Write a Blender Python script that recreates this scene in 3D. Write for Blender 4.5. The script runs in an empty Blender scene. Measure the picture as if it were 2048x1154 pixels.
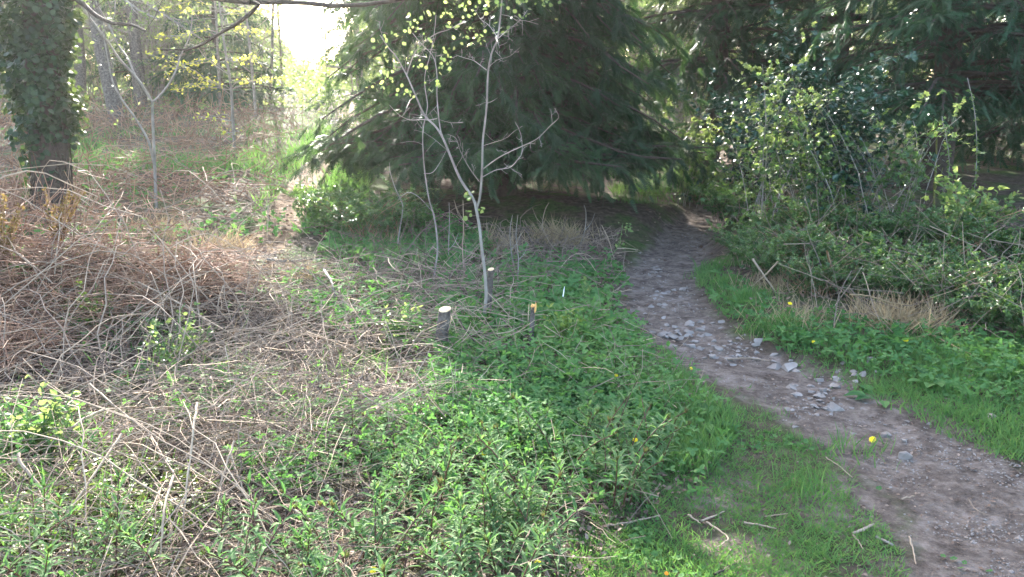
import bpy, math, random
import numpy as np
from mathutils import Vector

rng = np.random.default_rng(11)
random.seed(11)
S = bpy.context.scene
COL = S.collection
R = math.radians

# ---------------------------------------------------------------- camera, sky, sun, exposure
CAM_H, PITCH, F = 1.55, R(13.0), 1607.0          # F: focal length in pixels of a 2048 px wide frame
cam = bpy.data.cameras.new('camera'); camo = bpy.data.objects.new('camera', cam); COL.objects.link(camo)
camo.location = (0, 0, CAM_H); camo.rotation_euler = (R(90) - PITCH, 0, 0)
cam.sensor_width = 36.0; cam.lens = F / 2048 * 36; cam.clip_start = 0.05; cam.clip_end = 600
S.camera = camo
SUN_AZ, SUN_EL = R(-15), R(27)
w = bpy.data.worlds.new('World'); S.world = w; w.use_nodes = True
nt = w.node_tree; nt.nodes.clear()
sky = nt.nodes.new('ShaderNodeTexSky'); sky.sky_type = 'NISHITA'; sky.sun_disc = False
sky.sun_elevation = SUN_EL; sky.sun_rotation = SUN_AZ; sky.air_density = .95; sky.dust_density = 3.0; sky.ozone_density = 1.0
bg = nt.nodes.new('ShaderNodeBackground'); bg.inputs[1].default_value = 0.15
wo = nt.nodes.new('ShaderNodeOutputWorld')
nt.links.new(sky.outputs[0], bg.inputs[0]); nt.links.new(bg.outputs[0], wo.inputs[0])
sun = bpy.data.lights.new('sun', 'SUN'); sun.energy = 4.2; sun.angle = R(0.5); sun.color = (1.0, 0.95, 0.87)
suno = bpy.data.objects.new('sun', sun); COL.objects.link(suno)
SD = Vector((math.sin(SUN_AZ) * math.cos(SUN_EL), math.cos(SUN_AZ) * math.cos(SUN_EL), math.sin(SUN_EL)))
suno.rotation_euler = (-SD).to_track_quat('-Z', 'Y').to_euler()
S.view_settings.view_transform = 'Standard'; S.view_settings.look = 'None'
S.view_settings.exposure = 3.1; S.view_settings.gamma = 1.0
cy = S.cycles
cy.use_denoising = True
cy.max_bounces = 7; cy.diffuse_bounces = 3; cy.glossy_bounces = 2; cy.transmission_bounces = 4; cy.volume_bounces = 1
cy.transparent_max_bounces = 6; cy.sample_clamp_indirect = 6.0
cy.caustics_reflective = False; cy.caustics_refractive = False

# ---------------------------------------------------------------- small maths helpers
CP, SP = math.cos(PITCH), math.sin(PITCH)
def ss(a, b, x):
    t = np.clip((x - a) / (b - a), 0, 1); return t * t * (3 - 2 * t)
def hash2(i, j, k=0):
    n = (i * 374761393 + j * 668265263 + k * 2147483647) & 0xffffffff
    n = ((n ^ (n >> 13)) * 1274126177) & 0xffffffff
    return ((n ^ (n >> 16)) & 0xffff) / 65535.0
def noise(x, y, f=1.0, k=0):
    x = np.asarray(x, float) * f; y = np.asarray(y, float) * f
    i = np.floor(x).astype(np.int64); j = np.floor(y).astype(np.int64)
    u = x - i; v = y - j; u = u * u * (3 - 2 * u); v = v * v * (3 - 2 * v)
    return (hash2(i, j, k) * (1 - u) + hash2(i + 1, j, k) * u) * (1 - v) + (hash2(i, j + 1, k) * (1 - u) + hash2(i + 1, j + 1, k) * u) * v
def ray(px, py):
    px = np.asarray(px, float); py = np.asarray(py, float)
    u = (px - 1024) / F; v = (577 - py) / F
    return np.stack([u, CP + v * SP, -SP + v * CP], -1)
def proj(P):
    d = P - np.array([0, 0, CAM_H])
    f = d[..., 1] * CP - d[..., 2] * SP; up = d[..., 1] * SP + d[..., 2] * CP
    f = np.where(f < 0.05, 0.05, f)
    return 1024 + F * d[..., 0] / f, 577 - F * up / f
def at(px, py, y):                                  # the point seen at a pixel, y metres ahead
    d = ray(px, py); return np.array([0, 0, CAM_H]) + d * (np.asarray(y, float) / d[..., 1])[..., None]
def flat(px, py):
    d = ray(px, py); t = -CAM_H / d[..., 2]; return d[..., :2] * t[..., None]
def seg_dist(x, y, line):
    best = np.full(np.shape(x), 1e9); par = np.zeros(np.shape(x))
    for k in range(len(line) - 1):
        a = line[k]; b = line[k + 1]; ab = b - a; L2 = (ab ** 2).sum()
        t = np.clip(((x - a[0]) * ab[0] + (y - a[1]) * ab[1]) / L2, 0, 1)
        d = np.hypot(x - a[0] - t * ab[0], y - a[1] - t * ab[1])
        m = d < best; best = np.where(m, d, best); par = np.where(m, k + t, par)
    return best, par
def smooth_line(P, n=8):
    P = np.asarray(P, float); out = []
    Q = np.vstack([2 * P[0] - P[1], P, 2 * P[-1] - P[-2]])
    for k in range(1, len(Q) - 2):
        for t in np.linspace(0, 1, n, endpoint=False):
            a, b, c, d = Q[k - 1], Q[k], Q[k + 1], Q[k + 2]
            out.append(0.5 * ((2 * b) + (c - a) * t + (2 * a - 5 * b + 4 * c - d) * t * t + (3 * b - a - 3 * c + d) * t ** 3))
    out.append(P[-1]); return np.array(out)
def inpoly(px, py, poly):
    ins = np.zeros(np.shape(px), bool); n = len(poly)
    for i in range(n):
        x0, y0 = poly[i]; x1, y1 = poly[(i + 1) % n]
        c = ((y0 > py) != (y1 > py)) & (px < (x1 - x0) * (py - y0) / (y1 - y0 + 1e-9) + x0)
        ins ^= c
    return ins

# ---------------------------------------------------------------- terrain
PATH_PX = [(1440, 405), (1425, 432), (1385, 462), (1335, 520), (1325, 585), (1365, 645), (1450, 700), (1600, 765), (1765, 845), (1935, 950), (2065, 1080), (2160, 1230)]
PATH = smooth_line(flat(*np.array(PATH_PX, float).T), 5)
PATH = np.vstack([PATH[0] + np.array([[5, 14], [2.2, 7.0], [0.8, 2.6]]), PATH, PATH[-1] + np.array([[0.3, -0.9], [0.5, -2.5], [0.8, -12]])])
PW = np.interp(np.arange(len(PATH)), [0, 3, 20, 30, 45, 58, len(PATH)], [0.24, 0.28, 0.35, 0.36, 0.40, 0.50, 0.72])
def T(x, y):
    x = np.asarray(x, float); y = np.asarray(y, float)
    left = 1 - ss(-1.2, 2.4, x)
    hill = 0.098 * np.clip(y - 8.2, 0, None) * left
    hill = np.where(hill > 1.6, 1.6 + 0.35 * (hill - 1.6), hill)
    right = ss(0.8, 2.6, x - 0.25 * (y - 5)) * ss(5, 8, y) * 0.28 + 0.06 * np.clip(y - 9, 0, 40) * (1 - left)
    ridge = 0.44 * np.exp(-((y - 5.75 - 0.10 * x) / 0.55) ** 2) * (1 - ss(-2.6, -1.2, x))
    bank = 0.05 * np.clip(-x - 0.3, 0, 4)
    yewbank = 0.25 * np.exp(-((x - 0.8) / 1.5) ** 2 - ((y - 10.2) / 1.1) ** 2)
    n = 0.05 * (noise(x, y, 0.9, 3) - 0.5) + 0.035 * (noise(x, y, 2.3, 4) - 0.5)
    z = hill + right + ridge + bank + yewbank + n
    return z
def Z(x, y):                                        # terrain with the path worn into it
    z = T(x, y); d, p = seg_dist(x, y, PATH); wd = np.interp(p, np.arange(len(PATH)), PW)
    base = 0.06 * np.clip(y - 9, 0, 40) - 0.05
    k = 1 - ss(0.6, 1.7, d / wd)
    near = 1 - ss(6, 9, y)
    return z * (1 - k) + k * np.where(y < 14, base, z - 0.03) + k * 0.03 * (noise(x, y, 5, 9) - 0.5)
Zx, pathx = Z, None
_gx = np.arange(-32, 32.01, .07); _gy = np.arange(.4, 46, .07)
_ZG = Z(*np.meshgrid(_gx, _gy))
def lut(A, x, y):
    u = np.clip((np.asarray(x, float) + 32) / .07, 0, len(_gx) - 1.001); v = np.clip((np.asarray(y, float) - .4) / .07, 0, len(_gy) - 1.001)
    i = u.astype(int); j = v.astype(int); u = u - i; v = v - j
    return (A[j, i] * (1 - u) + A[j, i + 1] * u) * (1 - v) + (A[j + 1, i] * (1 - u) + A[j + 1, i + 1] * u) * v
def Z(x, y):
    x = np.asarray(x, float); y = np.asarray(y, float); z = lut(_ZG, x, y)
    out = (np.abs(x) > 31.9) | (y > 45.9) | (y < .4)
    return np.where(out, T(x, y), z) if np.any(out) else z
def G(px, py, h=0.0):                               # where the sight line of a pixel meets the ground (plus h)
    px = np.atleast_1d(np.asarray(px, float)); py = np.atleast_1d(np.asarray(py, float)); px, py = np.broadcast_arrays(px, py)
    d = ray(px, py); lo = np.full(px.shape, 1.0); hi = np.full(px.shape, np.nan); done = np.zeros(px.shape, bool)
    t = 1.2; prev = 1.0
    while t < 60:
        P = d * t; below = (CAM_H + P[..., 2]) < Z(P[..., 0], P[..., 1]) + h
        new = below & ~done; lo = np.where(new, prev, lo); hi = np.where(new, t, hi); done |= new
        prev = t; t *= 1.07
        if done.all(): break
    hi = np.where(done, hi, 60.0); lo = np.where(done, lo, 59.0)
    for _ in range(9):
        m = (lo + hi) / 2; P = d * m[..., None]; b = (CAM_H + P[..., 2]) < Z(P[..., 0], P[..., 1]) + h
        hi = np.where(b, m, hi); lo = np.where(b, lo, m)
    P = d * hi[..., None]; P[..., 2] += CAM_H
    return P
def g1(px, py, h=0.0): return G([px], [py], h)[0]
def pathmask_exact(x, y):
    d, p = seg_dist(x, y, PATH); wd = np.interp(p, np.arange(len(PATH)), PW); return d / wd
_PG = pathmask_exact(*np.meshgrid(_gx, _gy))
def pathmask(x, y): return lut(_PG, x, y)
TRAIL_PX = [(520, 500), (556, 455), (583, 410), (606, 378), (635, 338), (668, 306), (700, 280), (694, 262)]
TRAIL = smooth_line(G(*np.array(TRAIL_PX, float).T)[:, :2], 4)
TRAIL = np.vstack([TRAIL, TRAIL[-1] + np.array([[-0.8, 4.0], [-1.8, 10.0]])])
def trailmask(x, y): return seg_dist(x, y, TRAIL)[0] / 0.24

# ---------------------------------------------------------------- mesh building
class MB:
    def __init__(s): s.v = []; s.f = {3: [], 4: []}; s.m = {3: [], 4: []}; s.t = []; s.n = 0
    def add(s, V, Fc, mat=0, var=0.5):
        V = np.asarray(V, float).reshape(-1, 3); Fc = np.asarray(Fc, np.int64); k = Fc.shape[-1]; Fc = Fc.reshape(-1, k)
        s.v.append(V); s.f[k].append(Fc + s.n); s.m[k].append(np.full(len(Fc), mat)); s.n += len(V)
        s.t.append(np.broadcast_to(np.asarray(var, float), (len(V),)).copy()); return s
    def build(s, name, mats, parent=None, smooth=False, loc=None):
        me = bpy.data.meshes.new(name); V = np.concatenate(s.v)
        if loc is not None: V = V - np.asarray(loc)
        idx = []; st = []; mi = []; n = 0
        for k in (3, 4):
            if s.f[k]:
                f = np.concatenate(s.f[k]); idx.append(f.ravel()); st.append(n + np.arange(len(f)) * k); n += f.size; mi.append(np.concatenate(s.m[k]))
        idx = np.concatenate(idx); st = np.concatenate(st); mi = np.concatenate(mi)
        me.vertices.add(len(V)); me.vertices.foreach_set('co', V.astype(np.float32).ravel())
        me.loops.add(len(idx)); me.loops.foreach_set('vertex_index', idx.astype(np.int32))
        me.polygons.add(len(st)); me.polygons.foreach_set('loop_start', st.astype(np.int32))
        for m in (mats if isinstance(mats, (list, tuple)) else [mats]): me.materials.append(m)
        me.polygons.foreach_set('material_index', mi.astype(np.int32))
        me.polygons.foreach_set('use_smooth', np.full(len(st), smooth))
        a = me.attributes.new('var', 'FLOAT', 'POINT'); a.data.foreach_set('value', np.concatenate(s.t).astype(np.float32))
        me.update(calc_edges=True); me.validate()
        o = bpy.data.objects.new(name, me); COL.objects.link(o)
        if parent is not None: o.parent = parent
        elif loc is not None: o.location = loc
        return o
def nrm(v): return v / (np.linalg.norm(v, axis=-1, keepdims=True) + 1e-9)
def frames(d, up):
    y = nrm(d); up = np.broadcast_to(up, y.shape); x = np.cross(y, up); bad = np.linalg.norm(x, axis=-1) < 1e-4
    x[bad] = np.array([1, 0, 0]); x = nrm(x); z = np.cross(x, y); return np.stack([x, y, z], -1)
def inst(mb, tmpl, pos, d, up, s, mat=0, var=None):
    Tv, Tf = tmpl; N = len(pos)
    if N == 0: return
    s = np.broadcast_to(np.asarray(s, float), (N,))
    M = frames(d, up); V = pos[:, None] + np.einsum('nij,vj->nvi', M, Tv) * s[:, None, None]
    if var is None: var = rng.random(N)
    var = np.repeat(np.broadcast_to(var, (N,)), len(Tv))
    Fc = Tf[None] + (np.arange(N) * len(Tv))[:, None, None]
    mb.add(V, Fc.reshape(-1, Tf.shape[1]), mat, var)
def tubes(mb, P, Rr, sides=3, mat=0, var=None, cap=False):
    P = np.asarray(P, float); Rr = np.asarray(Rr, float)
    if P.ndim == 2: P = P[None]; Rr = Rr[None]
    N, K, _ = P.shape; Rr = np.broadcast_to(Rr, (N, K))
    tan = np.gradient(P, axis=1); tan = nrm(tan)
    ref = np.where(np.abs(nrm(P[:, -1] - P[:, 0])[:, 2:3]) > 0.8, np.array([[1.0, 0.15, 0]]), np.array([[0, 0.1, 1.0]]))[:, None]
    a = nrm(np.cross(tan, ref)); b = np.cross(tan, a)
    ang = np.arange(sides) / sides * 2 * math.pi
    V = P[:, :, None] + Rr[:, :, None, None] * (a[:, :, None] * np.cos(ang)[:, None] + b[:, :, None] * np.sin(ang)[:, None])
    j = np.arange(sides); k = np.arange(K - 1)
    q = np.stack([k[:, None] * sides + j, k[:, None] * sides + (j + 1) % sides, (k[:, None] + 1) * sides + (j + 1) % sides, (k[:, None] + 1) * sides + j], -1).reshape(-1, 4)
    Fc = q[None] + (np.arange(N) * K * sides)[:, None, None]
    if var is None: var = rng.random(N)
    mb.add(V, Fc.reshape(-1, 4), mat, np.repeat(np.broadcast_to(var, (N,)), K * sides))
    if cap and sides >= 4:
        base = mb.n - N * K * sides
        for n in range(N):
            i0 = base - mb.n + n * K * sides + (K - 1) * sides      # fan on the tip
            ring = V[n, -1]; c = ring.mean(0); mb.add(np.vstack([ring, c]), np.array([[i, (i + 1) % sides, sides] for i in range(sides)]), mat, 0.5)
def resample(P, n, jit=0.0):
    P = np.asarray(P, float); d = np.r_[0, np.cumsum(np.linalg.norm(np.diff(P, axis=0), axis=1))]
    t = np.linspace(0, d[-1], n); Q = np.stack([np.interp(t, d, P[:, k]) for k in range(P.shape[1])], -1)
    if jit: Q[1:-1] += rng.normal(0, jit, (n - 2, 3))
    return Q
def rdir(n, zb=0.0, zs=1.0):
    v = rng.normal(0, 1, (n, 3)); v[:, 2] = v[:, 2] * zs + zb; return nrm(v)
def children(P, Rr, n, ratio, spread, K=5, t0=0.25, upb=0.15, wob=0.08, rr=0.5, tip=0.25):
    N, Kp, _ = P.shape; L = np.linalg.norm(P[:, -1] - P[:, 0], axis=-1)
    t = (t0 + (1 - t0) * (np.arange(n)[None] + rng.random((N, n))) / n).ravel(); par = np.repeat(np.arange(N), n)
    f = t * (Kp - 1); i = np.minimum(f.astype(int), Kp - 2); u = (f - i)[:, None]
    p = P[par, i] * (1 - u) + P[par, i + 1] * u; r = Rr[par, i] * (1 - u[:, 0]) + Rr[par, i + 1] * u[:, 0]
    tn = nrm(P[par, i + 1] - P[par, i]); d = nrm(tn * (1 - spread) + spread * rdir(len(t)) * 1.3 + np.array([0, 0, upb]))
    ln = L[par] * ratio * (1.15 - 0.65 * t) * rng.uniform(0.7, 1.25, len(t))
    s = np.linspace(0, 1, K); Q = p[:, None] + d[:, None] * (ln[:, None] * s)[..., None]
    Q[:, 1:] += np.cumsum(rng.normal(0, wob, (len(t), K - 1, 3)), 1) * (ln / K)[:, None, None] * 2
    r1 = (r * rr)[:, None] * (1 - (1 - tip) * s)
    return Q, r1
def along(P, m, t0=0.2):
    N, K, _ = P.shape; t = (t0 + (1 - t0) * rng.random((N, m))).ravel(); par = np.repeat(np.arange(N), m)
    f = t * (K - 1); i = np.minimum(f.astype(int), K - 2); u = (f - i)[:, None]
    return P[par, i] * (1 - u) + P[par, i + 1] * u, nrm(P[par, i + 1] - P[par, i])
LEAF2 = (np.array([[0, 0, 0], [.28, .45, .05], [0, 1, -.08], [-.28, .45, .05]]), np.array([[0, 1, 2], [0, 2, 3]]))
LEAF4 = (np.array([[0, 0, 0], [.3, .3, .06], [.22, .68, .03], [0, 1, -.12], [-.22, .68, .03], [-.3, .3, .06], [0, .45, -.02]]),
         np.array([[0, 1, 6], [1, 2, 6], [2, 3, 6], [3, 4, 6], [4, 5, 6], [5, 0, 6]]))
ROUND = (np.array([[0, 0, 0], [.38, .15, .05], [.5, .5, .06], [.3, .85, .02], [0, 1, -.03], [-.3, .85, .02], [-.5, .5, .06], [-.38, .15, .05], [0, .5, 0]]),
         np.array([[i, (i + 1) % 8, 8] for i in range(8)]))
LANCE = (np.array([[0, 0, 0], [.10, .3, .10], [.07, .7, .06], [0, 1, -.16], [-.07, .7, .06], [-.10, .3, .10], [0, .3, .07], [0, .7, .02]]),
         np.array([[0, 1, 6], [1, 2, 7], [1, 7, 6], [2, 3, 7], [3, 4, 7], [4, 5, 6], [4, 6, 7], [5, 0, 6]]))
def multi(tm, angs, scl, tilt=0.15, off=0.0):
    Vs = []; Fs = []; n = 0
    for a, s in zip(angs, scl):
        c, sn = math.cos(a), math.sin(a); v = tm[0] * s; v = v + np.array([0, off, 0]); v[:, 2] += v[:, 1] * tilt
        Vs.append(np.stack([v[:, 0] * c - v[:, 1] * sn, v[:, 0] * sn + v[:, 1] * c, v[:, 2]], -1)); Fs.append(tm[1] + n); n += len(v)
    return np.concatenate(Vs), np.concatenate(Fs)
TRI = multi(LEAF4, [0, 2.0, -2.0], [1, .85, .85], 0.1)
PALM = multi(LEAF4, [0, 1.0, -1.0, 2.0, -2.0], [1, .95, .95, .7, .7], 0.1)
ROSE = multi(ROUND, [0.2, 1.5, 2.7, 4.0, 5.2], [.6, .55, .6, .5, .58], 0.25, .1)
def spray(n=8, L=1.0, wn=0.055, ln=0.30, droop=0.25):
    V = []; Fc = []
    for k in range(n):
        t = (k + 0.5) / n; z = -droop * t * t; l = ln * (1 - 0.55 * t)
        for sgn in (-1, 1):
            b = len(V); V += [[0, L * t - wn, z], [0, L * t + wn, z], [sgn * l, L * t + 0.5 * l, z - 0.12 * l + 0.03 * (k % 2)]]; Fc.append([b, b + 1, b + 2] if sgn > 0 else [b + 1, b, b + 2])
    b = len(V); V += [[-.035, L * .9, -droop * .8], [.035, L * .9, -droop * .8], [0, L * 1.12, -droop * 1.25]]; Fc.append([b, b + 1, b + 2])
    return np.array(V, float), np.array(Fc)
SPRAY = spray()
SPRAY_FINE = spray(10, 1.0, 0.04, 0.22, 0.12)

# ---------------------------------------------------------------- materials
def ramp_cols(nt, fac, cols):
    r = nt.nodes.new('ShaderNodeValToRGB'); e = r.color_ramp.elements
    while len(e) < len(cols): e.new(0.5)
    for k, c in enumerate(cols): e[k].position = k / max(1, len(cols) - 1); e[k].color = (*c, 1)
    nt.links.new(fac, r.inputs[0]); return r.outputs[0]
def mat(name, cols, rough=0.6, spec=0.3, trans=0.0, tcols=None, nscale=0, bump=0.0, bscale=40, namt=0.5):
    m = bpy.data.materials.new(name); m.use_nodes = True; nt = m.node_tree; nt.nodes.clear()
    out = nt.nodes.new('ShaderNodeOutputMaterial'); p = nt.nodes.new('ShaderNodeBsdfPrincipled')
    a = nt.nodes.new('ShaderNodeAttribute'); a.attribute_name = 'var'; fac = a.outputs['Fac']
    if nscale:
        tc = nt.nodes.new('ShaderNodeTexCoord'); nz = nt.nodes.new('ShaderNodeTexNoise'); nz.inputs['Scale'].default_value = nscale; nz.inputs['Detail'].default_value = 6
        nt.links.new(tc.outputs['Object'], nz.inputs['Vector'])
        mr = nt.nodes.new('ShaderNodeMapRange'); mr.inputs[1].default_value = .3; mr.inputs[2].default_value = .7; nt.links.new(nz.outputs['Fac'], mr.inputs[0])
        mx = nt.nodes.new('ShaderNodeMix'); mx.inputs[0].default_value = namt; nt.links.new(fac, mx.inputs[2]); nt.links.new(mr.outputs[0], mx.inputs[3]); fac = mx.outputs[0]
    c = ramp_cols(nt, fac, cols); nt.links.new(c, p.inputs['Base Color'])
    p.inputs['Roughness'].default_value = rough; p.inputs['Specular IOR Level'].default_value = spec
    if bump:
        tc = nt.nodes.new('ShaderNodeTexCoord'); nz = nt.nodes.new('ShaderNodeTexNoise'); nz.inputs['Scale'].default_value = bscale; nz.inputs['Detail'].default_value = 5
        nt.links.new(tc.outputs['Object'], nz.inputs['Vector']); b = nt.nodes.new('ShaderNodeBump'); b.inputs['Strength'].default_value = bump; b.inputs['Distance'].default_value = 0.02
        nt.links.new(nz.outputs['Fac'], b.inputs['Height']); nt.links.new(b.outputs[0], p.inputs['Normal'])
    if trans:
        t = nt.nodes.new('ShaderNodeBsdfTranslucent'); tcx = ramp_cols(nt, fac, tcols) if tcols else c; nt.links.new(tcx, t.inputs[0])
        ms = nt.nodes.new('ShaderNodeMixShader'); ms.inputs[0].default_value = trans
        nt.links.new(p.outputs[0], ms.inputs[1]); nt.links.new(t.outputs[0], ms.inputs[2]); nt.links.new(ms.outputs[0], out.inputs[0])
    else: nt.links.new(p.outputs[0], out.inputs[0])
    return m
GRN = dict(rough=0.45, spec=0.35)
M_leaf = mat('spring_leaf', [(.045, .11, .03), (.08, .17, .045), (.12, .20, .05)], trans=.45, tcols=[(.15, .24, .06), (.25, .32, .09), (.36, .40, .13)], **GRN)
M_beech = mat('young_beech_leaf', [(.10, .16, .03), (.16, .20, .04)], trans=.6, tcols=[(.45, .50, .05), (.70, .66, .12)], **GRN)
HRB = dict(rough=.75, spec=.12)
M_herb = mat('herb_leaf', [(.04, .095, .035), (.075, .165, .055), (.14, .235, .075)], trans=.35, tcols=[(.08, .24, .05), (.16, .34, .06)], **HRB)
M_herb2 = mat('yellow_green_leaf', [(.10, .18, .03), (.20, .26, .04)], trans=.35, **GRN)
M_wherb = mat('willowherb_leaf', [(.055, .10, .042), (.09, .155, .066), (.15, .215, .09)], trans=.3, tcols=[(.10, .26, .05), (.2, .36, .08)], rough=.72, spec=.12)
M_wtop = mat('young_shoot_tip', [(.08, .11, .03), (.14, .11, .035)], trans=.3, rough=.5)
M_wstem = mat('red_stem', [(.07, .03, .02), (.12, .05, .035)], rough=.5)
M_grass = mat('grass_blade', [(.045, .115, .042), (.075, .17, .056), (.125, .215, .078)], trans=.35, tcols=[(.12, .28, .05), (.24, .40, .08)], **HRB)
M_dry = mat('dry_grass', [(.28, .20, .11), (.40, .31, .18)], trans=.3, rough=.7)
M_twig = mat('dead_twig', [(.07, .048, .038), (.17, .125, .095), (.29, .22, .155), (.42, .33, .23)], rough=.8, spec=.18, nscale=14, namt=.25)
M_red = mat('dead_bracken', [(.13, .065, .04), (.26, .14, .085), (.36, .23, .14)], rough=.7, spec=.25)
M_litter = mat('dead_leaf', [(.08, .05, .035), (.17, .11, .075), (.28, .21, .16)], rough=.75, trans=.15)
M_bark = mat('grey_bark', [(.10, .085, .065), (.20, .175, .14), (.30, .27, .22)], rough=.85, nscale=18, namt=.8, bump=.8, bscale=30)
M_smooth = mat('smooth_grey_bark', [(.11, .095, .075), (.21, .185, .155), (.33, .30, .26)], rough=.55, spec=.4, nscale=12, namt=.7)
M_stump = mat('stump_bark', [(.05, .042, .035), (.11, .092, .078), (.19, .165, .14)], rough=.95, nscale=30, namt=.9, bump=1, bscale=45)
M_dkbark = mat('dark_bark', [(.035, .026, .02), (.08, .06, .045)], rough=.9, nscale=15, namt=.8, bump=.8, bscale=30)
M_moss = mat('mossy_bark', [(.06, .07, .015), (.13, .12, .03), (.11, .085, .05)], rough=.95, nscale=22, namt=.9, bump=1, bscale=60)
M_cut = mat('fresh_cut_wood', [(.36, .25, .13), (.52, .40, .24), (.62, .50, .32)], rough=.7, nscale=30, namt=.9)
M_orange = mat('orange_split_wood', [(.62, .30, .07), (.70, .45, .17)], rough=.7, nscale=40, namt=.9)
M_yew = mat('conifer_needle', [(.006, .020, .009), (.013, .038, .016), (.036, .080, .028)], trans=.2, tcols=[(.06, .14, .04), (.12, .2, .05)], rough=.55, spec=.2)
M_spruce = mat('spruce_needle', [(.008, .030, .014), (.016, .055, .024), (.032, .085, .034)], trans=.15, tcols=[(.05, .14, .04), (.09, .18, .05)], rough=.55, spec=.25)
M_holly = mat('glossy_dark_leaf', [(.015, .045, .025), (.03, .075, .035)], trans=.08, rough=.3, spec=.45)
M_ivy = mat('ivy_leaf', [(.005, .016, .010), (.010, .034, .018), (.028, .07, .032)], trans=.14, tcols=[(.10, .2, .04), (.25, .34, .06)], rough=.4, spec=.2)
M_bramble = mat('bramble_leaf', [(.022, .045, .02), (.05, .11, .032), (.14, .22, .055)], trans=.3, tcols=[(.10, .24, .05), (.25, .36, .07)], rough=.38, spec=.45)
M_fern = mat('golden_dead_fern', [(.13, .085, .025), (.24, .165, .05)], trans=.35, rough=.7)
M_rock = mat('pale_stone', [(.13, .11, .095), (.21, .18, .155), (.31, .275, .24)], rough=.8, nscale=9, namt=.5, bump=.5, bscale=25)
M_redrock = mat('reddish_stone', [(.26, .19, .16), (.36, .28, .24)], rough=.8, nscale=9, bump=.5, bscale=25)
M_yellow = mat('yellow_petal', [(.85, .66, .015), (.92, .76, .03)], trans=.25, rough=.5)
M_orangep = mat('orange_petal', [(.8, .25, .01), (.9, .35, .02)], trans=.25, rough=.5)
M_gstem = mat('green_stem', [(.06, .13, .03), (.10, .17, .05)], rough=.5)
M_paper = mat('white_wrapper', [(.75, .75, .8), (.82, .82, .86)], rough=.35)
M_maroon = mat('maroon_wrapper', [(.18, .02, .05), (.24, .03, .07)], rough=.35)

def ground_material(name):
    m = bpy.data.materials.new(name); m.use_nodes = True; nt = m.node_tree; p = nt.nodes['Principled BSDF']
    tc = nt.nodes.new('ShaderNodeTexCoord')
    def nz(sc, det=6, rough=.6):
        n = nt.nodes.new('ShaderNodeTexNoise'); n.inputs['Scale'].default_value = sc; n.inputs['Detail'].default_value = det; n.inputs['Roughness'].default_value = rough
        nt.links.new(tc.outputs['Object'], n.inputs['Vector']); return n.outputs['Fac']
    def stretch(f, a=.3, b=.7):
        r = nt.nodes.new('ShaderNodeMapRange'); r.inputs[1].default_value = a; r.inputs[2].default_value = b; nt.links.new(f, r.inputs[0]); return r.outputs[0]
    def mix(f, a, b):
        x = nt.nodes.new('ShaderNodeMix'); x.data_type = 'RGBA'; nt.links.new(f, x.inputs[0]); nt.links.new(a, x.inputs[6]); nt.links.new(b, x.inputs[7]); return x.outputs[2]
    def att(n):
        a = nt.nodes.new('ShaderNodeAttribute'); a.attribute_name = n; return a.outputs['Fac']
    soil = ramp_cols(nt, stretch(nz(14, 8)), [(.035, .026, .02), (.085, .062, .045), (.15, .115, .085)])
    moss = ramp_cols(nt, stretch(nz(22, 6)), [(.03, .045, .012), (.06, .10, .025), (.09, .13, .04)])
    dirt = ramp_cols(nt, stretch(nz(9, 9, .75), .36, .64), [(.065, .048, .038), (.155, .12, .096), (.26, .212, .178)])
    leafy = ramp_cols(nt, stretch(nz(16, 8, .7)), [(.07, .045, .028), (.16, .105, .065), (.26, .185, .12)])
    c = mix(stretch(nz(1.7, 5), .45, .62), soil, moss)
    def edge(a):                                       # wobble the mask's rim
        s = nt.nodes.new('ShaderNodeMath'); s.operation = 'MULTIPLY_ADD'; s.inputs[1].default_value = .9; s.inputs[2].default_value = -.45
        nt.links.new(nz(6, 6, .7), s.inputs[0]); q = nt.nodes.new('ShaderNodeMath'); q.operation = 'ADD'; nt.links.new(att(a), q.inputs[0]); nt.links.new(s.outputs[0], q.inputs[1])
        return stretch(q.outputs[0], .35, .65)
    c = mix(edge('path'), c, dirt); c = mix(edge('trail'), c, leafy)
    nt.links.new(c, p.inputs['Base Color']); p.inputs['Roughness'].default_value = .95; p.inputs['Specular IOR Level'].default_value = .15
    h = nt.nodes.new('ShaderNodeMath'); h.operation = 'ADD'; nt.links.new(nz(35, 8, .7), h.inputs[0]); nt.links.new(nz(120, 4), h.inputs[1])
    b = nt.nodes.new('ShaderNodeBump'); b.inputs['Strength'].default_value = .9; b.inputs['Distance'].default_value = .025
    nt.links.new(h.outputs[0], b.inputs['Height']); nt.links.new(b.outputs[0], p.inputs['Normal'])
    return m
M_ground = ground_material('woodland_floor')

# ---------------------------------------------------------------- naming
def tag(o, label, cat, group=None):
    o['label'] = label; o['category'] = cat
    if group: o['group'] = group
    return o
def struct(o): o['kind'] = 'structure'; return o
def stuff(o, label=None, cat=None):
    o['kind'] = 'stuff'
    if label: o['label'] = label
    if cat: o['category'] = cat
    return o
def thing(name, label, cat, loc=(0, 0, 0), rz=0.0, group=None):
    o = bpy.data.objects.new(name, None); COL.objects.link(o); o.empty_display_size = .1
    o.location = loc; o.rotation_euler = (0, 0, rz); return tag(o, label, cat, group)
def dup(root, loc, rz=0.0, s=1.0, label=None, group=None):
    r = root.copy(); COL.objects.link(r); r.location = loc; r.rotation_euler = (0, 0, rz); r.scale = (s, s, s)
    if label: r['label'] = label
    if group: r['group'] = group
    for ch in list(root.children):
        c = ch.copy(); COL.objects.link(c); c.parent = r
        for g in list(ch.children):
            d = g.copy(); COL.objects.link(d); d.parent = c
    return r
def gz(x, y): return float(Z(np.array([x]), np.array([y]))[0])

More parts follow.
